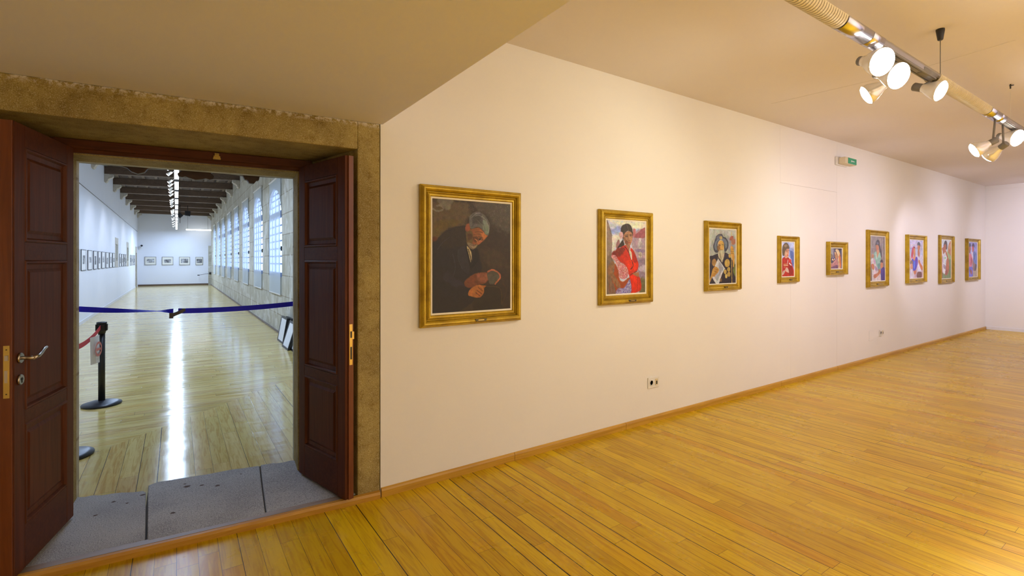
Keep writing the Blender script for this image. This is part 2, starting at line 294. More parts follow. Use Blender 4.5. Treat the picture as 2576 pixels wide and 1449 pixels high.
# shapes of the pictures on the canvases (sizes in millimetres)
ART = [
[('b',(58,45,34)),
('p',(98,80,54),38.0,[(5,11),(192,5),(303,23),(318,102),(265,196),(170,206),(99,241),(36,312),(-5,326)]),
('p',(104,84,34),25.3,[(29,174),(134,150),(243,158),(192,192),(99,228),(43,274),(8,262)]),
('p',(92,46,16),15.8,[(43,312),(38,327),(26,336),(11,337),(-1,328),(-5,313),(-1,298),(11,289),(26,288),(38,297)]),
('p',(122,112,96),7.6,[(43,5),(170,0),(156,33),(149,69),(124,80),(92,63),(64,39)]),
('l',(128,118,102),13.9,[(8,77),(36,91),(71,86),(92,69),(64,48),(36,53)]),
('p',(84,74,62),50.6,[(363,6),(700,-2),(695,214),(551,191),(472,107),(394,64)]),
('s',(120,112,98),0.1,[(363,6),(700,-2),(695,214),(568,191),(472,93),(228,61),(258,13)]),
('p',(70,55,38),38.0,[(425,370),(633,409),(683,548),(584,519),(472,511)]),
('p',(36,31,34),8.9,[(-5,376),(36,312),(99,247),(170,212),(273,192),(295,214),(295,319),(303,346),(386,371),(409,451),(425,524),(394,564),(333,576),(273,614),(303,648),(333,669),(303,727),(363,756),(303,806),(170,863),(-12,852)]),
('p',(50,40,32),25.3,[(99,253),(273,202),(288,333),(170,361),(64,350)]),
('p',(47,40,52),19.0,[(120,541),(192,593),(265,634),(295,661),(170,651),(99,604)]),
('p',(44,40,47),7.6,[(217,373),(280,353),(318,477),(303,563),(243,516),(214,425)]),
('p',(26,23,25),5.1,[(280,353),(295,359),(318,477),(348,477),(363,378),(386,371),(394,451),(348,510),(318,517),(303,451)]),
('p',(190,170,125),3.2,[(291,346),(318,372),(333,405),(334,451),(325,474),(314,438),(303,398)]),
('p',(150,90,50),6.3,[(288,241),(333,213),(394,201),(432,223),(472,255),(464,276),(436,306),(394,334),(363,345),(318,339),(291,306)]),
('p',(108,84,44),8.9,[(284,241),(325,226),(348,279),(333,332),(295,339),(284,293)]),
('p',(100,60,30),7.6,[(340,279),(386,271),(394,304),(363,318)]),
('p',(152,126,92),5.1,[(318,339),(378,331),(382,348),(352,371),(318,362)]),
('p',(196,114,58),6.3,[(401,217),(432,230),(476,258),(464,276),(440,290),(417,257)]),
('p',(192,106,64),3.8,[(394,304),(425,300),(425,313),(394,334)]),
('p',(50,32,24),3.2,[(398,285),(429,289),(426,300),(401,299)]),
('p',(152,82,50),5.1,[(280,195),(299,172),(321,177),(321,213),(303,234),(280,228)]),
('p',(102,99,96),5.1,[(310,168),(318,115),(363,83),(409,80),(464,114),(499,173),(491,241),(476,258),(448,242),(425,210),(386,198),(333,213),(318,194)]),
('p',(74,69,70),13.9,[(348,107),(409,97),(425,163),(363,172),(333,147)]),
('p',(128,142,126),8.9,[(440,142),(487,180),(487,234),(464,249),(440,209)]),
('l',(92,64,40),5.7,[(394,274),(417,277),(436,283)]),
('l',(120,74,44),5.7,[(352,259),(386,252),(413,257)]),
('l',(110,66,38),5.1,[(363,238),(401,232),(432,240)]),
('l',(215,140,86),5.1,[(405,309),(425,290)]),
('l',(205,128,76),6.3,[(363,292),(382,304),(386,324)]),
('p',(130,110,84),5.1,[(295,319),(333,325),(363,345),(348,371),(321,365),(303,346)]),
('p',(88,58,34),5.1,[(295,260),(318,250),(340,266),(333,292),(303,300)]),
('l',(168,148,116),4.4,[(321,345),(352,357),(375,344)]),
('l',(90,52,36),3.8,[(344,340),(375,336)]),
('l',(140,138,134),4.4,[(333,127),(371,95),(409,90)]),
('l',(134,134,128),4.4,[(363,112),(401,104),(440,129)]),
('l',(84,80,80),4.4,[(318,167),(340,127),(378,112)]),
('l',(86,82,80),5.1,[(333,200),(363,165),(401,164)]),
('l',(146,152,140),4.4,[(425,109),(464,141),(484,187)]),
('l',(92,90,88),4.4,[(409,143),(440,176),(456,229)]),
('l',(150,158,146),3.8,[(472,161),(491,201),(484,241)]),
('l',(110,108,104),4.4,[(386,145),(425,183),(432,216)]),
('l',(58,50,56),6.3,[(43,375),(85,324),(141,284)]),
('l',(52,46,54),7.6,[(170,412),(192,509),(170,580)]),
('l',(24,21,23),5.7,[(303,372),(321,424),(333,477)]),
('l',(56,50,56),5.1,[(221,379),(214,438),(250,523)]),
('p',(46,37,26),12.7,[(456,666),(576,669),(617,719),(617,822),(592,889),(363,875),(363,756)]),
('l',(76,56,31),7.6,[(464,663),(576,673),(608,712),(612,815)]),
('l',(72,50,28),7.6,[(617,643),(654,679),(650,741),(617,801)]),
('p',(122,66,36),6.3,[(269,627),(318,583),(386,557),(472,555),(487,586),(484,619),(440,645),(394,647),(333,669),(280,660)]),
('p',(148,88,62),13.9,[(386,564),(472,562),(481,613),(432,638),(386,610)]),
('p',(86,81,68),3.8,[(476,558),(535,539),(584,567),(592,601),(559,642),(503,647),(484,613)]),
('l',(190,108,72),12.7,[(480,548),(523,533),(568,550),(596,577),(592,605),(551,645)]),
('p',(178,107,46),3.8,[(303,724),(325,678),(394,647),(432,655),(464,659),(447,679),(444,712),(417,745),(386,750),(333,738)]),
('l',(98,53,22),5.1,[(394,671),(432,699)]),
('l',(98,53,22),5.1,[(382,693),(425,722)]),
('l',(98,53,22),5.1,[(371,710),(409,738)]),
('l',(205,135,70),5.1,[(394,654),(425,668),(440,692)])],
[('b',(198,202,212)),
('p',(228,220,190),28.7,[(54,8),(319,3),(547,8),(515,59),(380,64),(219,49)]),
('p',(150,162,208),21.6,[(54,89),(150,59),(219,77),(160,120),(73,130)]),
('p',(225,218,200),18.0,[(68,150),(170,140),(180,188),(121,258),(73,286)]),
('p',(165,172,210),18.0,[(401,84),(463,68),(442,104),(401,113)]),
('p',(150,130,115),4.3,[(-2,-9),(9,-3),(73,150),(68,320),(54,462),(-2,700)]),
('l',(110,80,95),5.7,[(5,0),(73,146)]),
('p',(122,102,86),21.6,[(-2,394),(83,326),(121,705),(-2,700)]),
('p',(172,147,158),5.7,[(359,135),(542,108),(543,707),(380,704),(359,324)]),
('p',(162,86,92),5.7,[(380,141),(542,48),(542,150),(401,156)]),
('p',(192,112,112),3.6,[(365,75),(401,74),(395,141),(365,142)]),
('p',(140,120,150),7.2,[(411,268),(542,280),(542,303),(411,290)]),
('p',(205,195,190),2.9,[(444,169),(488,167),(488,256),(444,253)]),
('l',(115,95,112),5.0,[(450,175),(450,253)]),
('l',(115,95,112),5.0,[(468,196),(468,253)]),
('l',(115,95,112),5.0,[(484,174),(484,252)]),
('p',(200,185,165),2.9,[(447,304),(486,304),(486,352),(447,349)]),
('l',(110,90,100),4.3,[(468,304),(468,351)]),
('l',(110,90,100),4.3,[(447,327),(486,329)]),
('p',(142,122,140),21.6,[(432,395),(542,381),(542,574),(463,537)]),
('p',(185,170,180),14.4,[(442,452),(542,431),(542,495),(463,487)]),
('p',(112,104,70),18.0,[(473,566),(542,574),(543,709),(452,706)]),
('p',(162,112,112),4.3,[(136,210),(170,182),(178,250),(131,266)]),
('p',(62,51,42),5.7,[(194,119),(199,57),(249,27),(309,28),(349,65),(363,128),(349,142),(319,101),(279,95),(239,138),(229,187),(244,235),(170,260),(145,261),(189,209),(219,173)]),
('p',(168,118,82),4.3,[(231,152),(249,117),(289,97),(329,99),(356,128),(354,177),(334,220),(309,241),(279,236),(244,207)]),
('p',(140,92,64),7.2,[(231,152),(259,172),(269,228),(244,207)]),
('p',(152,106,76),4.3,[(259,228),(319,234),(314,276),(299,294),(254,263)]),
('l',(70,50,42),5.7,[(244,137),(294,133)]),
('l',(48,36,34),8.6,[(256,150),(289,149)]),
('l',(70,50,42),5.7,[(316,131),(349,132)]),
('l',(48,36,34),7.9,[(322,143),(347,142)]),
('p',(188,136,96),7.2,[(319,143),(349,142),(347,177),(327,199),(319,178)]),
('p',(180,128,90),5.7,[(259,107),(319,100),(339,118),(259,131)]),
('p',(128,82,58),5.7,[(259,186),(289,193),(289,227),(259,214)]),
('l',(205,156,114),6.5,[(309,143),(317,182)]),
('l',(120,72,55),4.3,[(297,189),(324,188)]),
('l',(168,70,60),7.2,[(291,207),(325,206)]),
('l',(120,105,90),3.6,[(274,30),(304,95)]),
('p',(216,162,164),5.7,[(165,127),(189,105),(219,111),(224,146),(204,174),(175,154)]),
('s',(235,200,200),0.3,[(165,127),(189,105),(219,111),(224,146),(204,174),(175,154)]),
('p',(202,46,20),5.7,[(112,292),(219,243),(259,235),(309,293),(324,283),(334,258),(380,296),(421,367),(442,430),(421,487),(359,507),(442,537),(473,580),(484,644),(463,686),(359,702),(309,698),(299,604),(309,534),(259,464),(150,367),(73,326)]),
('p',(128,42,28),15.8,[(68,323),(141,271),(219,249),(249,284),(180,339),(121,353)]),
('p',(228,52,14),10.1,[(259,388),(339,374),(421,395),(421,466),(319,482),(269,436)]),
('p',(228,48,16),10.1,[(329,535),(421,529),(432,671),(359,697)]),
('p',(175,45,25),10.1,[(365,289),(411,352),(421,395),(375,395)]),
('l',(72,36,32),8.6,[(249,249),(299,297),(349,388),(365,437),(329,468)]),
('l',(90,40,30),7.2,[(319,527),(421,487)]),
('l',(140,40,25),7.2,[(432,544),(426,678)]),
('s',(150,120,60),0.05,[(121,285),(249,256),(339,465),(239,436)]),
('p',(218,198,178),3.6,[(309,290),(334,290),(349,325),(346,379),(324,339)]),
('p',(166,76,36),10.1,[(112,408),(160,477),(170,545),(219,588),(309,548),(299,646),(239,698),(121,698),(54,591),(26,516),(92,503)]),
('p',(142,102,68),5.7,[(26,435),(83,387),(112,428),(83,476),(102,517),(150,572),(189,628),(160,655),(92,585),(16,495)]),
('p',(196,112,116),5.7,[(64,333),(121,333),(170,388),(249,422),(299,485),(289,541),(229,564),(170,539),(160,477),(121,394),(68,360)]),
('s',(235,215,205),0.42,[(64,333),(121,333),(170,388),(249,422),(299,485),(289,541),(229,564),(170,539),(160,477),(121,394),(68,360)]),
('s',(205,70,50),0.2,[(180,436),(269,443),(289,534),(199,539)]),
('p',(122,107,164),7.2,[(160,648),(239,647),(319,569),(329,701),(131,703)]),
('s',(225,220,225),0.4,[(160,648),(239,647),(319,569),(329,701),(131,703)]),
('p',(168,110,74),5.7,[(359,514),(447,498),(442,544),(411,540)]),
('p',(124,98,76),8.6,[(21,522),(83,585),(121,698),(35,695)]),
('l',(150,70,40),3.6,[(31,536),(49,689)]),
('l',(160,118,84),3.6,[(51,546),(68,689)]),
('l',(150,70,40),3.6,[(72,556),(88,690)]),
('l',(160,118,84),3.6,[(93,566),(107,691)]),
('l',(150,70,40),3.6,[(114,576),(126,691)]),
('l',(160,118,84),3.6,[(136,586),(145,692)]),
('l',(150,70,40),3.6,[(157,596),(165,693)]),
('l',(160,118,84),3.6,[(179,606),(184,694)])],
[('b',(166,166,152)),
('p',(182,184,172),36.6,[(4,2),(524,9),(524,104),(157,40),(14,226)]),
('p',(150,150,150),24.4,[(348,96),(524,104),(524,244),(370,246)]),
('p',(52,46,54),4.9,[(-6,341),(54,304),(168,279),(294,264),(381,290),(435,346),(501,397),(524,633),(-6,621)]),
('p',(42,36,44),12.2,[(284,346),(435,384),(435,630),(199,624)]),
('p',(62,64,76),3.7,[(71,201),(91,151),(118,102),(134,74),(199,53),(245,57),(267,83),(320,94),(365,140),(370,196),(342,238),(294,257),(284,197),(262,129),(210,118),(163,150),(153,199),(168,258),(134,269),(91,251)]),
('p',(112,118,128),8.5,[(90,188),(111,151),(157,113),(241,99),(305,110),(343,146),(343,196),(316,222),(294,185),(273,135),(210,115),(157,138),(137,175),(142,236),(111,231)]),
('p',(96,100,112),6.1,[(142,83),(194,63),(236,68),(252,92),(189,113),(137,108)]),
('p',(186,166,104),2.4,[(248,94),(242,106),(229,113),(212,113),(198,107),(193,95),(198,83),(212,76),(229,75),(242,82)]),
('p',(124,92,62),4.9,[(139,206),(183,187),(194,248),(163,251)]),
('p',(204,158,72),3.7,[(168,199),(176,150),(210,129),(252,135),(279,160),(279,210),(265,242),(199,249),(173,230)]),
('p',(150,108,60),6.1,[(168,174),(199,180),(204,223),(176,230)]),
('l',(70,55,42),4.9,[(183,179),(212,181)]),
('l',(70,55,42),4.9,[(239,174),(267,177)]),
('l',(228,186,98),6.7,[(226,173),(226,217)]),
('l',(96,64,46),4.3,[(204,237),(257,236)]),
('p',(188,178,144),4.9,[(168,261),(204,240),(275,242),(291,272),(284,309),(262,353),(241,379),(210,347),(173,316)]),
('p',(150,142,112),6.1,[(189,279),(210,279),(231,346),(215,347)]),
('p',(165,125,70),3.7,[(133,382),(125,408),(104,424),(77,424),(55,408),(47,382),(55,356),(77,340),(104,340),(125,356)]),
('p',(186,152,72),3.0,[(400,389),(390,418),(363,435),(329,435),(302,417),(292,389),(302,360),(329,343),(363,342),(390,360)]),
('p',(186,152,72),2.4,[(408,463),(402,479),(385,489),(365,488),(349,478),(343,462),(349,446),(365,436),(385,436),(402,446)]),
('p',(186,152,72),2.4,[(337,490),(332,506),(316,516),(298,516),(283,505),(277,489),(283,473),(298,464),(316,464),(332,474)]),
('p',(186,152,72),2.4,[(413,519),(407,537),(389,548),(368,547),(350,536),(344,518),(350,501),(368,490),(389,490),(407,502)]),
('p',(190,165,90),2.4,[(350,540),(346,556),(334,565),(319,565),(307,555),(303,539),(307,524),(319,515),(334,515),(346,525)]),
('p',(186,152,72),2.4,[(421,302),(416,317),(404,326),(389,326),(378,317),(373,302),(378,288),(389,278),(404,278),(416,287)]),
('p',(150,115,60),2.4,[(18,365),(15,383),(8,394),(-1,394),(-8,383),(-10,365),(-8,347),(-1,336),(8,336),(15,347)]),
('p',(206,202,198),2.4,[(168,335),(169,337),(300,451),(299,453),(241,520),(180,622),(124,621),(52,547),(95,524),(157,469),(106,426)]),
('p',(166,167,172),4.9,[(176,371),(268,446),(199,525),(157,592),(95,542),(178,470)]),
('s',(110,110,125),0.2,[(176,371),(268,446),(199,525),(157,592),(95,542),(178,470)]),
('p',(192,142,66),3.0,[(2,595),(44,492),(75,444),(116,426),(178,457),(170,488),(126,518),(95,542),(54,547),(14,604)]),
('l',(130,90,45),4.3,[(106,453),(168,469)]),
('l',(130,90,45),4.3,[(95,481),(157,494)]),
('l',(130,90,45),4.3,[(85,508),(121,518)]),
('p',(112,122,62),4.9,[(463,479),(524,403),(524,556)]),
('p',(130,95,60),2.4,[(241,585),(237,598),(227,606),(214,605),(203,597),(199,584),(203,571),(214,563),(227,563),(237,572)]),
('l',(208,174,84),9.1,[(435,24),(433,283),(442,627)]),
('p',(172,96,72),3.7,[(391,114),(419,75),(474,71),(463,112),(424,123)]),
('p',(168,112,84),3.0,[(513,135),(505,158),(483,172),(457,172),(437,159),(429,137),(437,115),(457,100),(483,100),(505,113)]),
('p',(206,152,62),3.0,[(417,195),(452,190),(479,232),(493,321),(493,410),(468,436),(452,346),(424,296),(411,246)]),
('l',(140,95,45),4.3,[(419,220),(474,226)]),
('l',(140,95,45),4.3,[(419,249),(479,251)]),
('l',(140,95,45),4.3,[(424,277),(479,277)])],
[('b',(152,166,206)),
('p',(190,198,225),19.5,[(182,3),(320,1),(310,75),(202,66)]),
('p',(196,196,222),14.6,[(6,1),(58,0),(20,50),(1,79)]),
('p',(94,110,168),19.5,[(202,106),(310,145),(310,314),(270,294),(231,190)]),
('p',(180,186,215),9.8,[(1,186),(58,186),(10,225)]),
('p',(106,86,62),3.9,[(12,147),(10,89),(39,35),(96,8),(144,17),(182,47),(190,81),(134,87),(105,97),(77,146),(58,178),(24,176)]),
('p',(150,125,90),5.9,[(58,49),(105,24),(144,43),(96,68)]),
('p',(216,152,112),2.9,[(67,161),(86,117),(115,95),(182,90),(180,136),(168,185),(134,206),(86,193)]),
('p',(222,176,140),4.9,[(86,146),(115,127),(134,146),(105,176)]),
('l',(96,72,56),4.9,[(105,102),(148,100)]),
('l',(60,66,80),6.8,[(117,114),(142,114)]),
('l',(60,66,80),4.9,[(168,110),(182,110)]),
('l',(182,60,44),8.8,[(132,169),(157,172)]),
('l',(180,105,80),3.9,[(158,116),(168,146)]),
('p',(222,172,134),2.9,[(65,186),(144,206),(107,218),(65,207)]),
('p',(188,46,30),3.9,[(6,225),(67,196),(96,215),(173,200),(231,244),(270,304),(305,364),(306,455),(-7,450),(1,312)]),
('p',(150,32,24),14.6,[(173,313),(251,314),(280,413),(192,442)]),
('l',(238,194,140),12.7,[(48,303),(153,306)]),
('l',(225,170,90),4.9,[(48,283),(134,288)]),
('l',(225,170,90),3.9,[(48,328),(96,327)]),
('l',(222,214,206),13.7,[(177,195),(221,227)]),
('l',(222,214,206),11.7,[(158,234),(139,288)]),
('l',(226,220,212),16.6,[(192,279),(241,304)]),
('p',(216,62,52),3.9,[(244,247),(237,261),(218,269),(195,269),(177,261),(170,247),(177,233),(195,224),(218,224),(237,233)]),
('l',(220,200,205),5.9,[(251,224),(241,264)]),
('p',(214,170,142),2.9,[(86,376),(105,337),(153,343),(184,402),(134,397)]),
('p',(214,170,142),2.9,[(6,424),(29,380),(78,371),(69,401),(29,434)]),
('l',(240,220,205),4.4,[(115,355),(163,362)]),
('l',(240,220,205),4.4,[(115,377),(168,382)]),
('l',(240,220,205),4.4,[(29,390),(67,396)]),
('l',(240,220,205),4.4,[(24,410),(58,415)])],
[('b',(84,80,106)),
('p',(60,52,62),16.1,[(137,-6),(382,-7),(382,26),(164,16)]),
('p',(168,168,164),4.0,[(-2,-4),(88,-5),(84,135),(-2,135)]),
('p',(130,120,100),8.1,[(0,83),(75,98),(75,135),(-2,135)]),
('l',(154,128,158),14.5,[(109,-5),(103,135)]),
('l',(190,180,190),5.6,[(-2,136),(119,135)]),
('p',(70,66,92),8.1,[(-2,139),(146,147),(137,163),(31,179),(-2,220)]),
('p',(226,188,132),3.2,[(155,24),(209,12),(263,19),(318,72),(336,138),(356,303),(263,302),(245,200),(245,114),(209,73),(182,40)]),
('p',(216,122,72),5.6,[(263,105),(327,97),(354,221),(341,303),(299,262),(299,200)]),
('p',(238,210,156),4.0,[(182,21),(227,16),(290,97),(263,118),(227,81)]),
('l',(120,95,60),4.8,[(277,188),(286,301)]),
('l',(244,222,180),5.6,[(249,200),(263,299)]),
('l',(244,222,180),4.8,[(292,221),(310,300)]),
('p',(196,142,96),2.4,[(141,57),(164,50),(200,73),(247,105),(227,147),(182,156),(148,130),(140,98)]),
('p',(225,190,140),3.2,[(144,57),(164,53),(173,81),(155,98)]),
('l',(70,45,50),4.8,[(155,98),(182,98)]),
('p',(150,85,60),4.0,[(182,49),(209,73),(227,97),(200,89)]),
('l',(160,80,70),4.0,[(153,130),(177,132)]),
('p',(192,132,126),3.2,[(-2,260),(22,232),(101,204),(173,163),(236,155),(249,302),(-2,299)]),
('p',(126,82,110),8.1,[(31,280),(227,245),(240,302),(13,299)]),
('p',(215,150,145),5.6,[(119,204),(173,175),(191,188),(66,244)]),
('p',(226,208,184),2.4,[(97,165),(93,174),(82,179),(68,179),(57,174),(53,165),(57,157),(68,151),(82,151),(93,157)]),
('p',(226,208,184),2.4,[(158,160),(154,166),(144,170),(130,170),(120,166),(116,160),(120,154),(130,150),(144,150),(154,154)]),
('p',(200,150,80),2.4,[(125,175),(122,182),(112,187),(100,187),(90,182),(86,175),(90,168),(100,164),(112,164),(122,168)]),
('p',(66,64,84),3.2,[(18,195),(106,192),(40,220)]),
('p',(230,215,205),2.0,[(9,220),(31,212),(35,226),(13,232)])],
[('b',(150,136,136)),
('l',(192,182,166),11.4,[(74,16),(83,188)]),
('l',(186,176,170),12.9,[(170,42),(161,187)]),
('l',(196,186,172),15.7,[(429,21),(420,139)]),
('l',(112,98,114),12.9,[(475,146),(484,360)]),
('l',(172,158,176),14.3,[(530,48),(521,360)]),
('l',(120,106,110),11.4,[(126,58),(117,274)]),
('l',(104,96,104),11.4,[(577,17),(573,419)]),
('l',(170,150,130),10.0,[(65,188),(57,303)]),
('p',(76,70,80),4.3,[(228,135),(264,76),(321,53),(389,74),(408,139),(433,183),(470,242),(488,330),(448,339),(393,242),(357,162),(250,149)]),
('p',(110,105,125),5.7,[(267,105),(321,90),(366,111),(321,134)]),
('p',(192,122,92),3.6,[(241,151),(303,134),(366,162),(339,232),(285,238),(250,200)]),
('p',(196,142,112),4.3,[(285,229),(389,235),(342,309),(294,362),(271,287)]),
('p',(150,192,176),5.7,[(158,303),(232,250),(282,273),(294,362),(397,257),(451,345),(433,455),(393,538),(303,528),(223,447)]),
('p',(190,215,200),8.6,[(232,288),(276,302),(294,360),(250,360)]),
('p',(110,155,155),10.0,[(339,455),(420,448),(393,536),(312,524)]),
('p',(216,202,202),5.7,[(39,389),(109,361),(196,375),(250,462),(321,521),(339,565),(433,632),(451,739),(71,734),(91,605),(57,454)]),
('p',(210,165,188),8.6,[(144,360),(214,389),(235,462),(161,440)]),
('p',(180,150,180),10.0,[(214,491),(321,535),(303,572),(214,549)]),
('p',(190,132,102),4.3,[(177,326),(166,344),(136,356),(99,356),(70,345),(58,326),(70,308),(99,296),(136,296),(166,307)]),
('s',(200,170,190),0.2,[(126,562),(429,632),(448,736),(91,727)]),
('p',(198,122,86),4.3,[(53,468),(144,454),(189,505),(144,555),(74,519)]),
('p',(198,120,84),4.3,[(161,635),(303,608),(393,540),(451,588),(411,617),(250,687),(170,684)]),
('p',(76,60,76),3.6,[(417,426),(444,389),(503,383),(536,434),(484,433)]),
('p',(202,132,96),3.6,[(426,455),(484,430),(536,456),(525,515),(466,533),(429,492)]),
('p',(76,56,146),4.3,[(466,537),(580,507),(614,568),(610,738),(466,729),(448,603)]),
('p',(132,110,92),14.3,[(-4,518),(74,562),(83,727),(-12,732)])],
[('b',(202,196,226)),
('p',(190,194,220),13.7,[(-10,161),(711,151),(701,276),(-10,280)]),
('l',(236,202,208),11.0,[(18,97),(308,85),(387,62)]),
('l',(236,200,206),8.2,[(37,132),(347,127)]),
('p',(168,160,200),13.7,[(-1,146),(387,141),(387,162),(-1,167)]),
('p',(222,172,152),11.0,[(-1,280),(85,364),(-1,420)]),
('p',(215,185,190),20.5,[(-1,413),(691,466),(680,711),(-10,701)]),
('p',(226,216,238),5.5,[(288,335),(387,277),(447,320),(588,276),(680,320),(680,466),(629,584),(427,603),(383,464)]),
('p',(80,80,96),3.4,[(393,99),(407,47),(487,28),(552,66),(562,117),(507,103),(427,91)]),
('p',(202,126,86),3.4,[(407,106),(507,96),(552,117),(519,175),(487,206),(427,199)]),
('p',(196,116,82),4.1,[(417,205),(507,197),(511,306),(427,281)]),
('p',(206,126,82),4.1,[(447,393),(507,364),(568,429),(678,503),(629,568),(487,450)]),
('l',(202,152,154),15.1,[(680,27),(487,320),(328,593)]),
('p',(116,72,72),5.5,[(397,601),(609,597),(613,697),(383,702)]),
('p',(202,62,88),4.1,[(104,336),(83,279),(133,166),(201,114),(279,132),(230,161),(201,250),(148,337)]),
('p',(90,70,80),3.4,[(220,129),(279,132),(284,153),(230,157)]),
('p',(216,142,82),3.4,[(206,168),(279,150),(292,221),(281,287),(206,282)]),
('p',(220,150,110),4.1,[(168,321),(288,285),(312,335),(230,387)]),
('p',(76,62,194),4.1,[(110,364),(181,343),(249,387),(328,306),(411,342),(401,450),(288,572),(172,564),(162,435)]),
('p',(92,124,234),9.6,[(210,399),(269,392),(273,514),(210,520)]),
('p',(110,60,180),6.8,[(328,335),(387,349),(367,450),(318,435)]),
('p',(216,126,82),4.1,[(162,578),(332,564),(312,630),(172,628)]),
('p',(132,102,88),4.1,[(177,417),(163,442),(127,457),(82,457),(45,442),(32,417),(45,392),(82,377),(127,377),(163,392)]),
('p',(222,152,112),4.1,[(168,488),(156,518),(125,536),(87,536),(57,517),(45,487),(57,457),(87,439),(125,439),(156,458)]),
('p',(226,212,226),5.5,[(9,568),(152,541),(234,627),(234,702),(-16,701)]),
('l',(190,120,150),8.2,[(269,628),(265,699)]),
('l',(120,110,190),9.6,[(347,622),(328,700)])],
[('b',(206,206,216)),
('p',(168,188,124),23.6,[(359,247),(629,245),(629,599),(383,517),(407,358)]),
('p',(120,140,96),15.8,[(456,438),(629,422),(629,796),(50,792),(96,672),(359,676)]),
('p',(192,126,82),4.7,[(427,199),(481,86),(629,23),(629,313),(530,287),(456,270)]),
('p',(210,155,105),7.9,[(481,118),(604,68),(592,173),(493,190)]),
('p',(176,96,62),3.9,[(-16,212),(73,195),(101,312),(87,516),(78,785),(-16,787)]),
('p',(226,221,222),4.7,[(50,196),(144,281),(263,217),(335,311),(388,376),(286,410),(239,485),(339,580),(286,619),(215,699),(120,657),(73,539),(85,359)]),
('p',(172,152,168),7.9,[(144,492),(315,548),(286,604),(144,567)]),
('p',(196,190,200),7.9,[(120,344),(191,375),(144,477),(101,437)]),
('p',(152,202,152),4.7,[(320,368),(309,380),(280,388),(245,388),(216,380),(205,368),(216,356),(245,349),(280,349),(309,356)]),
('p',(176,96,62),3.9,[(96,179),(196,202),(286,201),(277,232),(155,290),(115,250)]),
('p',(172,96,62),3.9,[(139,143),(239,74),(327,121),(315,194),(215,211),(66,180)]),
('p',(72,56,62),3.9,[(144,128),(210,36),(299,13),(364,49),(390,152),(347,195),(291,177),(315,121),(263,83),(179,108)]),
('p',(176,96,62),3.9,[(263,210),(339,247),(437,350),(395,376),(286,284)]),
('p',(186,106,68),4.7,[(359,384),(473,374),(500,518),(486,638),(359,725),(234,707),(286,643),(311,477)]),
('l',(130,70,50),5.5,[(371,438),(359,565)]),
('p',(160,80,65),6.3,[(263,643),(383,613),(407,700),(286,722)])],
[('b',(152,152,212)),
('p',(190,180,225),17.2,[(135,103),(265,118),(309,344),(193,293)]),
('p',(182,162,142),13.8,[(309,606),(666,592),(666,787),(265,779)]),
('p',(110,110,120),17.2,[(-22,551),(309,571),(338,615),(-22,611)]),
('p',(150,116,112),6.9,[(309,414),(545,476),(587,609),(486,653),(323,624)]),
('p',(96,86,96),6.9,[(486,502),(599,494),(587,609),(450,653)]),
('p',(106,126,188),5.2,[(338,257),(456,202),(590,273),(615,487),(426,469),(332,362)]),
('p',(80,95,160),6.9,[(367,292),(441,274),(441,397),(373,379)]),
('p',(222,208,232),5.2,[(187,224),(338,248),(344,381),(265,346)]),
('p',(72,60,102),4.3,[(245,106),(265,49),(367,21),(447,63),(432,118),(367,99)]),
('p',(192,92,92),4.3,[(265,101),(367,91),(403,143),(344,224),(280,192)]),
('p',(62,60,92),4.3,[(15,92),(49,36),(121,24),(170,68),(152,107),(15,115)]),
('p',(166,96,76),4.3,[(15,115),(149,110),(152,189),(95,246),(15,238)]),
('p',(222,126,142),5.2,[(-13,298),(135,259),(227,293),(315,388),(256,518),(193,563),(-19,564)]),
('p',(180,80,100),8.6,[(164,345),(265,397),(207,518),(149,501)]),
('p',(106,102,204),5.2,[(-22,570),(280,571),(315,693),(285,780),(-22,778)]),
('p',(152,86,82),4.3,[(101,613),(251,649),(227,728),(129,695)]),
('l',(200,180,220),6.9,[(35,655),(193,761)])],
]
# ------------------------------------------------------------------ key sizes (metres; the camera stands over the origin, x runs along the picture wall, y into the gallery)
D=3.35; HC=3.43; HS=2.60; XE=16.06; YS=-4.2; XW=-3.4; XS=1.19
S='structure'
def st(name,mb,m,label,cat,**k): return obj(name,mb,m,kind=S,label=label,cat=cat,**k)

# ---- main room shell
f=MB(); f.add([(XW,YS,0),(XE,YS,0),(XE,D+.02,0),(XW,D+.6,0)],[(0,1,2,3)]); st('floor',f,M_floor,'golden varnished plank floor of the picture room','floor')
st('ceiling',MB().box(XS-.02,XE,YS,D+.05,HC,HC+.1),M_ceil,'cream painted flat ceiling over the picture wall','ceiling')
st('ceiling_soffit',MB().box(XW,XS,YS,4.12,HS,HC+.1),M_soffit,'low beige dropped ceiling above the doorway','ceiling')
# picture wall: plaster panels either side of the flush door, hairline joints between them
w=MB(); g_=.0016; JX0,JX1,JZ=6.552,8.186,2.672
w.box(1.175,JX0-g_/2,D,D+.03,0,HC); w.box(JX0+g_/2,JX1-g_/2,D,D+.03,JZ+g_/2,HC); w.box(JX1+g_/2,XE,D,D+.03,0,HC)
w.box(1.175,XE,D+.05,D+.25,0,HC)
st('wall_north',w,M_wall,'long cream plaster wall hung with gilt framed paintings','wall')
j=MB().box(JX0+g_/2,6.8193,D+.0006,D+.03,.05,JZ-g_/2).box(6.8207,JX1-g_/2,D+.0006,D+.03,.05,JZ-g_/2)
st('door_3',j,M_wall,'flush white concealed door outlined in the picture wall','door')
st('trim_3',MB().box(14.182,14.187,D-.0008,D+.004,1.2,2.4),M_groove,'hairline crack in the plaster between the two far paintings','crack')
st('wall_east',MB().box(XE,XE+.15,YS,D,0,HC),M_wall,'pale end wall at the far right of the picture room','wall')
st('trim_4',MB().box(XE-.012,XE,YS,D,HC-.10,HC),M_wall,'shallow plaster band at the top of the pale end wall','trim')
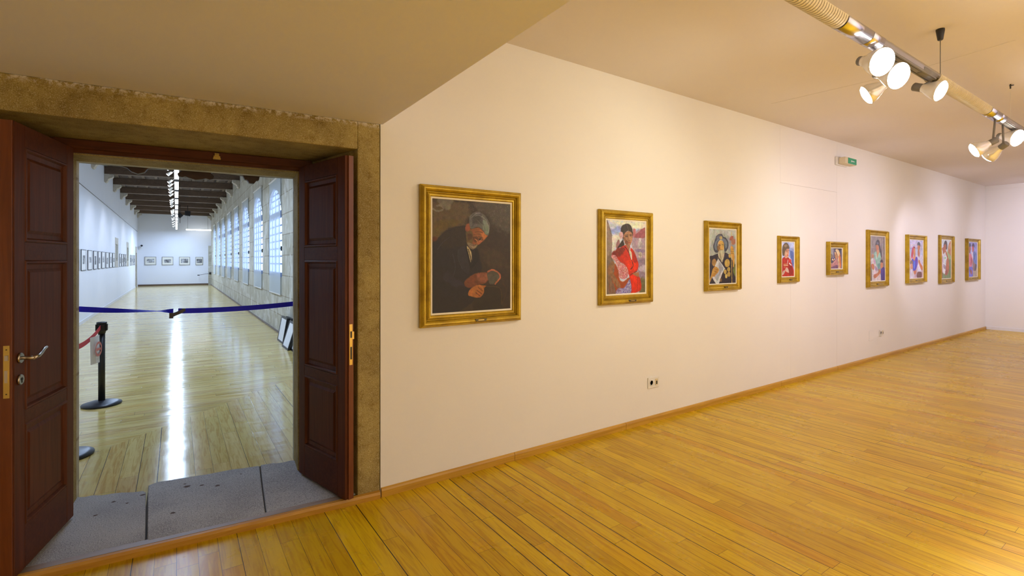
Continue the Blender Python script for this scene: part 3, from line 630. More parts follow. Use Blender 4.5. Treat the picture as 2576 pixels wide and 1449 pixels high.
st('baseboard_east',MB().box(XE-.02,XE,YS,D-.02,0,.07),M_white,'low white baseboard along the pale end wall','baseboard')
st('wall_south',MB().box(XW,XE,YS-.15,YS,0,HC),M_wall,'white wall behind the viewer','wall')
st('wall_west',MB().box(XW-.15,XW,YS,4.3,0,HC),M_wall,'wall at the left end of the picture room','wall')
# oak baseboard, in a few lengths with a moulded top
def base_prof(y): return [(y,0),(y-.016,0),(y-.018,.045),(y-.014,.058),(y-.005,.064),(y,.064)]
b=MB()
for x0,x1 in ((1.178,2.30),(2.304,3.62),(3.624,6.55),(6.555,8.18),(8.19,11.9),(11.905,XE-.02)): b.prism(base_prof(D),'x',x0,x1)
st('baseboard_north',b,M_base,'narrow varnished oak baseboard under the painted wall','baseboard')

# ---- stone doorway (turned a few degrees against the picture wall)
A=math.radians(-4.5); PX,PY=1.172,3.352
def R(x,y,z):
    dx,dy=x-PX,y-PY; return (PX+dx*math.cos(A)-dy*math.sin(A),PY+dx*math.sin(A)+dy*math.cos(A),z)
def rough_edge(mb,amp=.006): 
    return mb
s=MB()
# right jamb: splayed cheek then lip ; left jamb mirrored ; lintel
rj=[(PX,3.352),(1.02,3.352),(.825,3.97),(.711,3.975),(.711,4.25),(1.6,4.25),(1.6,3.60),(PX,3.60)]
lj=[(-1.02,3.352),(-.86,3.352),(-.70,3.97),(-.632,3.975),(-.632,4.25),(-1.02,4.25)]
s.prism(rj,'z',0,2.6,T=R); s.prism(lj,'z',0,2.6,T=R)
s.prism([(3.352,2.41),(3.97,2.41),(3.975,2.318),(4.25,2.318),(4.25,2.6),(3.352,2.6)],'x',-.86,1.02,T=R)
so=st('trim_1',s,M_stone,'weathered brown granite surround of the doorway with deep lintel','door surround')
sub=so.modifiers.new('bevel','BEVEL'); sub.width=.008; sub.segments=2; sub.limit_method='ANGLE'
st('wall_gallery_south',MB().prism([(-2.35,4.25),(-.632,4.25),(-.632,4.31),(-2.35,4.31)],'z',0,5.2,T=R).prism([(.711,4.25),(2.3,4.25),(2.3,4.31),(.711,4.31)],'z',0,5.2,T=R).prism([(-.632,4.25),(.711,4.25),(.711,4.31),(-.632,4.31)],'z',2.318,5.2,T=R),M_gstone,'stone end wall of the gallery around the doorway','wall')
st('wall_north_left',MB().prism([(-1.021,3.353),(-4.8,3.353),(-4.8,4.25),(-1.021,4.25)],'z',0,2.6,T=R),M_wall,'plaster wall left of the stone doorway','wall')
# wooden head of the door frame with its catch
h=MB().prism([(3.945,2.325),(3.972,2.325),(3.972,2.408),(3.93,2.408),(3.93,2.35),(3.945,2.35)],'x',-.69,.81,T=R)
hd=st('trim_2',h,M_mahogx,'dark mahogany head beam of the door frame under the stone lintel','door frame',bevel=.004)
c=MB().box(.165,.205,3.915,3.93,2.366,2.378,T=R).box(.172,.198,3.91,3.93,2.378,2.396,T=R).box(.162,.208,3.918,3.93,2.354,2.366,T=R); obj('catch',c,M_brass,hd,label='small brass catch')
for sx0,sx1 in ((.765,.80),(-.68,-.640)): obj('side_post',MB().box(sx0,sx1,3.945,3.970,.052,2.325,T=R),M_mahog,hd)
# threshold: three granite slabs with open joints, worn irregular back edges
def slab(poly,z=.047):
    m=MB(); m.prism(poly,'z',-.02,z); return m
ts=thing('threshold_slabs',(.1,3.9,0),'grey granite threshold of three slabs in the doorway','threshold',kind=S)
def jag(x0,y0,x1,y1,n,a):
    return [(x0+(x1-x0)*i/n+random.uniform(-.3,.3)*(x1-x0)/n*(0<i<n),y0+(y1-y0)*i/n+random.uniform(-a,a)) for i in range(n+1)]
obj('slab',slab([(-.80,3.535),(-.148,3.485)]+[(-.155,3.7),(-.166,4.0),(-.176,4.24)]+jag(-.19,4.285,-.62,4.43,9,.014)+[(-.80,4.40)]),M_thr,ts,bevel=.006)
obj('slab',slab([(-.138,3.484),(.462,3.437),(.500,3.9),(.532,4.262)]+jag(.525,4.285,-.11,4.372,11,.010)+[(-.165,4.345),(-.163,4.2),(-.152,3.9)],.052),M_thr,ts,bevel=.006)
obj('slab',slab([(.470,3.436),(1.02,3.392),(.90,4.0),(.80,4.19)]+jag(.79,4.235,.545,4.29,6,.012)+[(.540,4.25),(.508,3.9)],.049),M_thr,ts,bevel=.006)
obj('joint',MB().box(-.166,-.136,3.49,4.35,.005,.034).box(.460,.552,3.46,4.30,.005,.034),simple('joint_dirt',(.10,.08,.06),.95),ts)
# wood nosing in front of the threshold
n=MB().prism([(3.325,0),(3.322,.030),(3.328,.046),(3.345,.050),(3.352,.050),(3.352,0)],'x',-1.9,PX-.004,T=R)
n2=st('trim_5',n,M_nose,'oak step nosing along the front of the stone threshold','step nosing')
obj('top_board',MB().box(-1.9,.96,3.345,3.40,.02,.0515,T=R),M_noset,n2,label='worn greyish top of the nosing')

# ---- door leaves
def leaf(name,label,hx,hy,d,nrm,strip_side,handle):
    W,T,Z0,Z1=.66,.05,.062,2.347
    def F(x,y,z): return (hx+d[0]*x+nrm[0]*y,hy+d[1]*x+nrm[1]*y,z)
    root=thing(name,(hx,hy,Z0),label,'door',kind=S)
    sw=.088; rows=[(.285,.805),(.875,1.65),(1.745,2.235)]
    body=MB().box(0,sw,0,T,Z0,Z1,T=F).box(W-sw-.012,W,0,T,Z0,Z1,T=F)
    obj('stiles',body,M_mahog,root,bevel=.003)
    rails=MB(); zs=[Z0]+[q for r in rows for q in r]+[Z1]
    for i in range(0,len(zs),2): rails.box(sw,W-sw-.012,.0005,T-.0005,zs[i],zs[i+1],T=F)
    obj('rails',rails,M_mahogx,root,bevel=.002)
    x0,x1=sw,W-sw-.012
    for z0,z1 in rows:
        p=MB()
        # moulding bead, recessed field and raised centre on both faces
        def ring(i,y): return [F(x0+i,y,z0+i),F(x1-i,y,z0+i),F(x1-i,y,z1-i),F(x0+i,y,z1-i)]
        for sgn in (0,1):
            yy=(lambda q:q) if sgn==0 else (lambda q:T-q)
            prof=[(0,.002),(.006,-.004),(.014,-.003),(.022,.012),(.046,.016),(.064,.006),(.068,.006)]
            vs=[]; fs=[]
            for i,y in prof: vs+=ring(i,yy(y))
            for k in range(len(prof)-1):
                for q in range(4): r=(q+1)%4; fs.append((4*k+q,4*k+r,4*k+4+r,4*k+4+q))
            e=4*(len(prof)-1); fs.append((e,e+1,e+2,e+3)); p.add(vs,fs)
        obj('panel',p,M_mahog,root)
    # rebated meeting edge
    if strip_side=='proud': obj('meeting_strip',MB().box(W,W+.012,.020,T+.006,Z0,Z1,T=F),M_mahoge,root,bevel=.002)
    else: obj('meeting_strip',MB().box(W,W+.010,.004,T,Z0,Z1,T=F),M_mahoge,root,bevel=.002)
    return root,F,W,T
r1,F1,W1,T1=leaf('door_1','left mahogany door leaf with lever handle, opened towards the room',-.529,4.064,(-.2108,-.9775),(-.9775,.2108),'flat',True)
r2,F2,W2,T2=leaf('door_2','right mahogany door leaf with brass strike plate, opened towards the room',.758,3.947,(.2455,-.9694),(.9694,.2455),'proud',False)
# lever handle, keyhole and lock plate on the left leaf
def disc(F,x,z,r,y0,y1,n=24):
    m=MB(); 
    m.lathe([(r,y0),(r,y1*.8+y0*.2),(r*.9,y1)],n,M=lambda a,b,h:F(x+a,h,z+b)); return m
hd_=thing('handle',F1(.615,0,1.155),'satin metal lever handle','x'); hd_.parent=r1; hd_.location=Vector(F1(.615,0,1.155))-r1.location
del hd_['category']
def ob2(name,mb,m,par): return obj(name,mb,m,par)
ob2('rosette',disc(F1,.612,1.155,.026,0,-.010),M_steel,hd_)
lv=MB(); lv.tube([F1(.612,-.008,1.155),F1(.612,-.045,1.153),F1(.609,-.058,1.152)],[.0095,.0085,.0085],12)
lv.tube([F1(.612,-.055,1.152),F1(.57,-.060,1.156),F1(.535,-.058,1.168),F1(.50,-.055,1.182),F1(.475,-.054,1.186)],[.0095,.009,.009,.0085,.007],12)
ob2('lever',lv,M_steel,hd_)
kh=disc(F1,.612,1.045,.026,0,-.010); ko=ob2('keyhole_rosette',kh,M_steel,r1); obj('keyhole',MB().lathe([(.0085,-.0105),(.0085,-.0115)],14,M=lambda a,b,h:F1(.612+a,h,1.048+b)).box(.6085,.6155,-.0115,-.0105,1.030,1.048,T=F1),M_dark,ko)
lp=MB().box(W1+.010,W1+.0125,.012,.036,.968,1.228,T=F1); lpo=obj('lock_plate',lp,M_brass,r1)
obj('latch',MB().box(W1+.0125,W1+.0215,.014,.028,1.155,1.180,T=F1),M_steel,lpo); obj('deadbolt',MB().box(W1+.0125,W1+.017,.018,.030,1.045,1.105,T=F1),M_steel,lpo)
obj('screw',MB().box(W1+.0125,W1+.0132,.021,.027,1.205,1.211,T=F1).box(W1+.0125,W1+.0132,.021,.027,.985,.991,T=F1),M_plate,lpo)
obj('lever_outer',MB().tube([F1(.612,T1,1.155),F1(.612,T1+.055,1.155),F1(.54,T1+.058,1.16),F1(.48,T1+.055,1.18)],.009,12),M_steel,r1)
sp=MB().box(W2+.012,W2+.0145,.024,.046,.955,1.225,T=F2).box(W2+.012,W2+.0145,.046,.058,1.125,1.175,T=F2); spo=obj('strike_plate',sp,M_brass,r2)
obj('strike_hole',MB().box(W2+.0145,W2+.0152,.030,.042,1.135,1.178,T=F2).box(W2+.0145,W2+.0152,.030,.042,.992,1.075,T=F2),M_dark,spo)

# ---- framed paintings
RECT=[(1.461,2.355,2.206,1.157,.05),(3.253,4.000,2.130,1.228,.047),(4.890,5.576,2.096,1.302,.050),(6.468,6.984,1.972,1.354,.045),(7.839,8.435,1.924,1.436,.055),(9.215,10.012,2.147,1.210,.058),(10.911,11.852,2.118,1.235,.058),(12.683,13.555,2.163,1.181,.050),(14.448,15.406,2.137,1.204,.057)]
CAN=[(1.559,2.253,2.108,1.258),(3.352,3.893,2.031,1.329),(4.97,5.489,2.007,1.384),(6.556,6.87,1.89,1.439),(7.922,8.3,1.828,1.528),(9.31,9.928,2.046,1.313),(11.055,11.745,2.025,1.323),(12.788,13.402,2.069,1.281),(14.62,15.27,2.061,1.28)]
LAB=['large gilt framed painting of a seated grey-haired man in a dark suit','gilt framed painting of a dark-haired woman in a red shawl','gilt framed painting of a bearded pilgrim in a hat holding a paper','small gilt framed painting of a child in a red jersey','smallest painting, landscape format, of a woman in a pale headscarf','gilt framed painting of a mother in mint green with a baby and a boy','spotlit gilt framed painting of a couple with a child and an oar','gilt framed painting of a barefoot girl in white bowing her head','gilt framed painting of two figures in pink and blue, last before the end wall']
# profiles: fraction of the moulding width from outside, height over the wall as a share of the depth
PA=[(0,0),(0,.55),(.04,.62),(.07,.60),(.09,.72),(.14,.90),(.22,1.0),(.32,.97),(.42,.82),(.48,.60),(.49,.44),(.53,.44),(.54,.62),(.60,.70),(.64,.60),(.65,.46),(.70,.46),(.71,.58),(.79,.58),(.84,.46),(.86,.42),(.86,.20)]
PB=[(0,0),(0,.60),(.03,.66),(.06,.66),(.08,.82),(.11,1.0),(.16,1.02),(.21,.98),(.23,.84),(.30,.62),(.40,.48),(.50,.42),(.56,.44),(.58,.56),(.66,.60),(.72,.54),(.74,.44),(.80,.46),(.84,.38),(.86,.34),(.86,.20)]
PC=[(0,0),(0,.97),(.03,1.02),(.22,1.02),(.26,.94),(.32,.72),(.36,.52),(.52,.44),(.56,.44),(.58,.60),(.64,.62),(.70,.56),(.80,.44),(.86,.36),(.86,.20)]
PROF=[PA,PA,PB,PB,PC,PB,PC,PB,PC]
def sweep(rect,c,prof,depth,ins=0.):
    l,r,t,b=rect[:4]; cl,cr,ct,cb=c; vs=[]; fs=[]
    for f_,h_ in prof:
        y=D-.002-h_*depth
        x0,x1,z1,z0=l+(cl-l)*f_,r+(cr-r)*f_,t+(ct-t)*f_,b+(cb-b)*f_
        vs+=[(x0,y,z0),(x1,y,z0),(x1,y,z1),(x0,y,z1)]
    for k in range(len(prof)-1):
        for q in range(4): s_=(q+1)%4; fs.append((4*k+q,4*k+s_,4*k+4+s_,4*k+4+q))
    m=MB(); m.add(vs,fs); return m
# the pictures on the canvases: painted shape by shape into a fine grid of coloured points
def sm_noise(h,w,cell,rng):
    gh,gw=int(h/cell)+3,int(w/cell)+3; a=rng.random((gh,gw)); yy=np.arange(h)/cell; xx=np.arange(w)/cell
    y0=yy.astype(int); x0=xx.astype(int); fy=(yy-y0)[:,None]; fx=(xx-x0)[None]; fy=fy*fy*(3-2*fy); fx=fx*fx*(3-2*fx)
    return (a[y0][:,x0]*(1-fx)+a[y0][:,x0+1]*fx)*(1-fy)+(a[y0+1][:,x0]*(1-fx)+a[y0+1][:,x0+1]*fx)*fy
def catmull(p,closed=True,n=4):
    p=np.array(p,float); N=len(p); out=[]
    for i in range(N if closed else N-1):
        a=p[(i-1)%N] if closed or i>0 else p[i]; b=p[i]; c=p[(i+1)%N]; d=p[(i+2)%N] if closed or i+2<N else c
        for k in range(n):
            t=k/n; out.append(.5*((2*b)+(c-a)*t+(2*a-5*b+4*c-d)*t*t+(3*b-a-3*c+d)*t**3))
    if not closed: out.append(p[-1])
    return np.array(out)
def segdist(PXY,pts,closed):
    d=np.full(PXY[0].shape,1e9); n=len(pts)
    for i in range(n if closed else n-1):
        a=pts[i]; b=pts[(i+1)%n]; v=b-a; L=max(v@v,1e-9); t=np.clip(((PXY[0]-a[0])*v[0]+(PXY[1]-a[1])*v[1])/L,0,1)
        d=np.minimum(d,np.hypot(PXY[0]-a[0]-t*v[0],PXY[1]-a[1]-t*v[1]))
    return d
def inside(PXY,pts):
    r=np.zeros(PXY[0].shape,bool); n=len(pts)
    for i in range(n):
        a=pts[i]; b=pts[(i+1)%n]
        if a[1]==b[1]: continue
        c=((a[1]>PXY[1])!=(b[1]>PXY[1]))&(PXY[0]<(b[0]-a[0])*(PXY[1]-a[1])/(b[1]-a[1])+a[0]); r^=c
    return r
def tolin(c):
    c=np.array(c,float)/255; return np.where(c>.04045,((c+.055)/1.055)**2.4,c/12.92)
def paint(ops,wmm,hmm,nx,nz,gain,seed):
    rng=np.random.default_rng(seed)
    X,Z=np.meshgrid(np.linspace(0,wmm,nx),np.linspace(0,hmm,nz)); img=np.zeros((nz,nx,3)); px=wmm/nx
    wob=(sm_noise(nz,nx,11,rng)-.5); wob2=(sm_noise(nz,nx,4,rng)-.5)
    for op in ops:
        if op[0]=='b': img[:]=op[1]; continue
        k,col,w,pts=op; col=np.array(col,float)
        if k in 'ps':
            p=catmull(pts); d=segdist((X,Z),p,True); d=np.where(inside((X,Z),p),d,-d)
        if k=='p':
            sft=max(w,px*1.2); d=d+wob*sft*.9+wob2*sft*.5; a=np.clip(d/sft+.5,0,1)
        elif k=='l':
            p=catmull(pts,False); d=segdist((X,Z),p,False)+wob2*w*.35; a=np.clip((w*.5-d)/(px*1.2)+.5,0,1)
        else:
            a=np.clip(d/(px*2),0,1)*np.clip((sm_noise(nz,nx,1.7,rng)-(.80-w*.62))*5,0,1)*.8
        a=a[...,None]; img=img*(1-a)+col*a
    st_=1+.13*(sm_noise(nz,nx,2.6,rng)-.5)+.16*(sm_noise(nz,nx,9,rng)-.5)+.05*(rng.random((nz,nx))-.5)
    img=img*st_[...,None]*(1+(np.stack([sm_noise(nz,nx,8,rng) for _ in range(3)],-1)-.5)*.08)
    return np.clip(tolin(np.clip(img,2,255))*np.array(gain),0,1)
def canvas_mat():
    g=G('oil_paint_on_canvas'); a=g.n('ShaderNodeAttribute',attribute_name='paint'); p=g.n('ShaderNodeTexCoord').outputs['Object']
    n=g.noise(p,90,4,.6); n2=g.noise(p,420,2)
    return g.bsdf(a.outputs['Color'],.42,0.,g.bump(g.M('ADD',n,g.M('MULTIPLY',n2,.5)),.35,.002),Specular_IOR_Level=.35)
M_canvas=canvas_mat()
RES=[(270,330),(200,258),(160,192),(110,158),(120,95),(120,142),(120,122),(110,140),(110,130)]
for i in range(9):
    rc=RECT[i]; cn=CAN[i]; dep=rc[4]
    root=thing('framed_painting',((rc[0]+rc[1])/2,D,rc[3]),LAB[i],'painting','gilt framed paintings along the cream wall')
    obj('frame',sweep(rc,cn,PROF[i],dep),M_gold if i<8 and i!=7 else M_gold2,root,label='stepped gilt moulding')
    obj('backing',MB().box(rc[0]+.004,rc[1]-.004,D-.008,D-.0005,rc[3]+.004,rc[2]-.004),M_brown,root)
    lt=[(.86,.44),(.88,.46),(.985,.42),(1.0,.36)]; obj('slip',sweep(rc,cn,lt,dep),M_slip,root,label='ivory inner slip')
    nx,nz=RES[i]; l,r,t,b_=cn; y=D-.002-.36*dep
    gr=paint(ART[i],(r-l)*1000,(t-b_)*1000,nx,nz,GAIN[i],i+3)
    xs=np.linspace(l,r,nx)-root.location.x; zs=np.linspace(t,b_,nz)-root.location.z
    XX,ZZ=np.meshgrid(xs,zs); co=np.stack([XX,np.full_like(XX,y-D),ZZ],-1).reshape(-1,3)
    idx=np.arange(nx*nz).reshape(nz,nx); fc=np.stack([idx[:-1,:-1],idx[1:,:-1],idx[1:,1:],idx[:-1,1:]],-1).reshape(-1,4)
    me=bpy.data.meshes.new('canvas'); me.from_pydata(co.tolist(),[],fc.tolist())
    at=me.attributes.new('paint','FLOAT_COLOR','POINT'); at.data.foreach_set('color',np.concatenate([gr.reshape(-1,3),np.ones((nx*nz,1))],1).ravel().astype(np.float32))
    me.materials.append(M_canvas); o=bpy.data.objects.new('canvas',me); COL.objects.link(o); o.parent=root
    # small brass name plate on the lower rail
    xc=(rc[0]+rc[1])/2+(.05 if i<4 else 0.); pw=.052 if i<2 else .035; pz=rc[3]+(cn[3]-rc[3])*(.30 if i<2 else .42); yf=D-.004-dep*(1.0 if i<2 else .50)
    pl=MB().prism([(xc-pw,pz+.009),(xc-pw+.008,pz-.010),(xc+pw-.008,pz-.010),(xc+pw,pz+.009)],'y',yf-.003,yf+.01)
    po=obj('nameplate',pl,M_plate,root)
    obj('engraving',MB().box(xc-pw*.5,xc+pw*.5,yf-.0036,yf-.003,pz-.003,pz+.003),M_brass,po)

# ---- sign, sockets, blank cover on the picture wall
root=thing('exit_sign',(8.3,D,3.075),'white emergency exit lamp with green arrow panel above the concealed door','exit sign')
obj('housing',MB().box(8.12,8.47,D-.03,D,3.075,3.195),M_socket,root,bevel=.008)
obj('cover',MB().box(8.16,8.53,D-.13,D-.03,3.085,3.185),M_ivory,root,bevel=.012)
gp=obj('green_panel',MB().box(8.24,8.52,D-.134,D-.13,3.092,3.178),simple('exit_green',(.03,.34,.20),.4),root)
ar=MB(); ar.prism([(8.33,3.134),(8.355,3.152),(8.355,3.139),(8.445,3.139),(8.445,3.129),(8.355,3.129),(8.355,3.116)],'y',D-.1355,D-.134); obj('arrow',ar,M_paper,gp,label='white arrow')
gs=obj('side_panel',MB().box(8.53,8.533,D-.12,D-.04,3.092,3.178),simple('exit_green_side',(.03,.34,.20),.4),root)
def sock(x,z,label,n):
    root=thing('wall_socket',(x,D,z-.05),label,'socket','white sockets low on the cream wall')
    obj('plate',MB().box(x-.085,x+.085,D-.010,D,z-.055,z+.055),M_socket,root,bevel=.003)
    fc=obj('outlet',MB().lathe([(.030,0),(.030,.004),(.024,.004),(.022,-.002)],20,M=lambda a,b,h:(x-.035+a,D-.010-h,z+b)),M_socket,root)
    obj('pin_hole',MB().box(x-.047,x-.043,D-.0095,D-.0085,z-.003,z+.003).box(x-.027,x-.023,D-.0095,D-.0085,z-.003,z+.003).box(x-.060,x-.010,D-.0112,D-.0105,z+.021,z+.024),M_dark,fc)
    obj('data_module',MB().box(x+.02,x+.062,D-.013,D-.010,z-.032,z+.032),M_ivory,root); obj('port',MB().box(x+.032,x+.052,D-.0135,D-.013,z-.022,z+.012),M_dark,root)
sock(4.035,.402,'double white socket with data port nearest the large paintings',2); sock(9.835,.43,'double white socket beneath the painting of the mother and baby',2)
obj('cover_plate',MB().box(9.345,9.487,D-.006,D,.332,.494),M_wall,bevel=.002,label='blank painted cover plate left of the far socket',cat='cover plate')

# ---- lighting track of the picture room
TY,TZ=1.27,3.0
root=thing('lighting_track',(5.,TY,TZ),'long grey tubular lighting track slung below the cream ceiling','lighting track')
tk=MB(); prof=[(TY+.034*math.cos(a),TZ+.036+.034*math.sin(a)) for a in [PI*k/10 for k in range(11)]]+[(TY-.030,TZ+.01),(TY-.014,TZ+.01),(TY-.014,TZ+.022),(TY+.014,TZ+.022),(TY+.014,TZ+.01),(TY+.030,TZ+.01)]
tk.prism(prof,'x',1.3,15.6,smooth=False); obj('rail',tk,M_alu,root)
def louvre(x0,x1):
    m=MB(); n=int((x1-x0)/.026)
    for k in range(n):
        xa=x0+k*(x1-x0)/n; xb=xa+.019; o_=len(m.v)
        pr=lambda rr:[(TY+rr*math.cos(a),TZ+.03+rr*math.sin(a)) for a in [PI+PI*q/12 for q in range(13)]]
        P,Q=pr(.052),pr(.046)
        vs=[(xa,y,z) for y,z in P]+[(xb,y,z) for y,z in P]+[(xa,y,z) for y,z in Q]+[(xb,y,z) for y,z in Q]; fs=[]
        for q in range(12): fs+=[(q,q+1,14+q,13+q),(26+q,39+q,40+q,27+q),(q,26+q,27+q,q+1),(13+q,14+q,40+q,39+q)]
        m.add(vs,fs,0,False)
    m.box(x0,x1,TY-.05,TY-.046,TZ+.026,TZ+.034).box(x0,x1,TY+.046,TY+.05,TZ+.026,TZ+.034)
    return m
def halfcyl(x0,x1,r):
    m=MB(); o_=len(m.v); P=[(TY+r*math.cos(a),TZ+.03+r*math.sin(a)) for a in [PI+PI*q/16 for q in range(17)]]
    m.prism(P,'x',x0,x1,smooth=True); return m
CL=[4.05,7.0,9.95,12.9]
prev=1.32
for c in CL:
    obj('louvre',louvre(prev,c-.92),M_ivory,root,label='ribbed ivory louvre')
    obj('collar',halfcyl(c-.915,c-.57,.053),M_chrome,root,label='polished chrome section'); obj('collar',halfcyl(c-.565,c-.40,.053),M_chrome,root)
    obj('slot',MB().box(c-.39,c+.62,TY-.013,TY+.013,TZ-.002,TZ+.022).box(c-.39,c+.62,TY-.028,TY-.02,TZ-.004,TZ+.012).box(c-.39,c+.62,TY+.02,TY+.028,TZ-.004,TZ+.012),M_grey,root)
    obj('adapter',halfcyl(c+.35,c+.62,.036),M_grey,root)
    prev=c+.64
def spot(loc,face,label,k=1.2,swap=0):
    """PAR lamp in a slim holder: loc = centre of the lit face, face = aiming direction, hung by a stem from the track"""
    d=Vector(face).normalized(); u=d.orthogonal().normalized(); v=d.cross(u); L=Vector(loc)
    def Mx(a,b,h): return tuple(L+u*a+v*b+d*h)
    k=1.4 if 'glaring' in label else k  # oversized bowl and lens imitate the glare around lamps facing the viewer
    root=thing('spotlight',(loc[0],loc[1],loc[2]),label,'spotlight','lit reflector spotlights on the track')
    obj('reflector',MB().lathe([(r*k,h*k) for r,h in [(.024,-.105),(.026,-.09),(.042,-.062),(.056,-.030),(.061,-.004),(.059,0)]],24,M=Mx,cap=False),M_lampglass if swap==0 else M_lamps,root,label='glassy reflector bowl')
    obj('lit_lens',MB().lathe([(r*k,h*k) for r,h in [(.059,-.001),(.050,.009),(.032,.015),(.012,.017)]],24,M=Mx),M_lamp,root,label='glowing lens')
    h=MB().lathe([(.026,-.185),(.030,-.18),(.030,-.125),(.028,-.115)],16,M=Mx); obj('lamp_holder',h,M_grey,root)
    b=L+d*-.15; top=Vector((b.x+.02,TY,TZ-.022)); obj('stem',MB().tube([b,b*.4+top*.6+Vector((0,0,.0)),top],.009,8),M_grey,root)
    return root,L,d
def lamp_light(L,d,energy,col,size=2.2,blend=.8,rad=.06):
    ld=bpy.data.lights.new('lamp','SPOT'); ld.energy=energy; ld.color=col; ld.spot_size=size; ld.spot_blend=blend; ld.shadow_soft_size=rad
    o=bpy.data.objects.new('lamp_light',ld); COL.objects.link(o); o.location=L+d*.03; o.rotation_euler=d.to_track_quat('-Z','Y').to_euler(); return o
def lamp_at(loc,target,label,energy,col,size=2.2,swap=0):
    d=(Vector(target)-Vector(loc)).normalized(); r,L,d=spot(loc,d,label,swap=swap); lamp_light(L,d,energy,col,size)
WARM=(1.,.95,.72); PINK=(1.08,1.03,1.36)
lamp_at((3.60,1.22,2.875),(1.9,-2.2,1.2),'largest glaring spotlight in the near cluster, facing the viewer',E_ROOM,WARM)
lamp_at((3.93,1.24,2.865),(2.4,-2.4,1.1),'second glaring spotlight of the near cluster, just right of the largest',E_ROOM,WARM)
lamp_at((4.14,1.50,2.85),(3.2,3.3,1.75),'near spotlight aimed left at the wall, bowl seen from the side',E_WALL,WARM,2.4)
lamp_at((4.60,1.20,2.885),(4.2,-3.0,.8),'right-hand spotlight of the near cluster, under the suspension wire',E_ROOM,WARM)
lamp_at((7.10,1.24,2.90),(5.4,-2.6,1.3),'round glaring spotlight of the second cluster at the picture edge',E_ROOM,PINK)
lamp_at((6.33,1.40,2.705),(5.4,3.3,1.6),'left spotlight of the second cluster, aimed at the painted wall',E_WALL*.8,WARM,2.3)
lamp_at((6.72,1.38,2.695),(7.6,3.3,1.5),'lowest spotlight of the second cluster, tilted down to the right',E_WALL*1.,PINK,2.4)
# the clusters farther along the same track
lamp_at((10.0,1.42,2.77),(11.3,3.33,1.75),'wall spotlight of the third cluster, beyond the picture edge',E_WALL*1.3,PINK,1.0)
lamp_at((9.15,1.42,2.77),(9.2,3.3,1.5),'broad wall spotlight of the third cluster, beyond the picture edge',E_WALL*1.0,PINK,2.4)
lamp_at((10.45,1.15,2.87),(9.4,-3.0,1.0),'room spotlight of the third cluster, beyond the picture edge',E_ROOM*1.1,PINK)
lamp_at((12.9,1.40,2.77),(12.9,3.3,1.5),'wall spotlight of the last cluster, beyond the picture edge',E_WALL*1.2,PINK,2.4)
lamp_at((13.4,1.2,2.87),(16.,1.3,1.5),'room spotlight of the last cluster, beyond the picture edge',E_ROOM*.38,PINK)
# suspension wires
def wire(x,y,label):
    root=thing('suspension_wire',(x,y,HC),label,'suspension wire')
    obj('canopy',MB().lathe([(.014,-.085),(.018,-.08),(.028,-.012),(.028,0)],16,M=lambda a,b,h:(x+a,y+b,HC+h)),M_black,root,label='black conical ceiling cup')
    obj('cable',MB().tube([(x,y,HC-.08),(x,y,TZ+.07)],.0028,6),M_grey,root)
wire(4.86,TY,'thin wire with black ceiling cup holding the track by the near cluster')
root=thing('ceiling_hook',(6.963,1.267,HC),'small dark hook screwed into the ceiling at right','hook')
obj('shank',MB().tube([(6.963,1.267,HC),(6.963,1.267,HC-.045)],.006,8).tube([(6.94,1.267,HC-.02),(6.99,1.25,HC-.008)],.006,8),M_black,root); obj('cable',MB().tube([(6.963,1.267,HC-.04),(6.963,1.267,TZ+.07)],.0012,5),M_socket,root)

st('trim_8',MB().tube([(5.573, 2.952, 3.427),(5.669, 2.059, 3.427),(5.689, 1.617, 3.427),(5.593, 0.988, 3.427)],.0011,5),M_groove,'hairline cable run across the cream ceiling','cable')
# ================================================================== gallery beyond the doorway
GX0,GX1,GY1,GZ=-2.0,1.9,38.4,4.98
f=MB(); zf=.030
f.prism([(-2.2,4.05),(2.1,4.05),(2.1,GY1+.4),(-2.2,GY1+.4)],'z',-.05,zf); st('floor_gallery',f,M_gfloor,'pale glossy plank floor of the long gallery','floor')
# left wall with two openings and a far door
wl=MB(); nic=[(24.78,25.98,1.37,2.56),(30.17,31.38,1.36,2.55)]; fd=(36.19,37.6,0,2.46)
ys=[4.15,24.78,25.98,30.17,31.38,36.19,37.6,GY1+.3]
for k in range(7):
    a,b_=ys[k],ys[k+1]; op={1:nic[0],3:nic[1],5:fd}.get(k)
    if op is None: wl.box(GX0-.3,GX0,a,b_,0,5.0)
    else:
        if op[2]>0: wl.box(GX0-.3,GX0,a,b_,0,op[2])
        wl.box(GX0-.3,GX0,a,b_,op[3],5.0)
st('wall_gallery_west',wl,M_gwall,'tall bluish white wall of the gallery hung with photographs','wall')
def niche(nm,n,label):
    root=thing(nm,(GX0,(n[0]+n[1])/2,n[2]),label,'window',kind=S); y0,y1,z0,z1=n[0],n[1],n[2],n[3]
    fr=MB().box(GX0-.12,GX0+.012,y0,y1,z1-.27,z1).box(GX0-.12,GX0+.012,y0,y1,z0,z0+.27).box(GX0-.12,GX0+.012,y0,y0+.2,z0+.27,z1-.27).box(GX0-.12,GX0+.012,y1-.2,y1,z0+.27,z1-.27)
    obj('stone_surround',fr,M_corbel,root,bevel=.01); obj('pane',MB().box(GX0-.14,GX0-.12,y0+.15,y1-.15,z0+.2,z1-.2),simple('pale_pane',(.55,.70,.72),.3),root)
niche('window_9',nic[0],'nearer small stone framed opening in the photograph wall'); niche('window_10',nic[1],'farther small stone framed opening in the photograph wall')
root=thing('door_4',(GX0,36.9,0),'far side door with stone surround at the end of the photograph wall','door',kind=S)
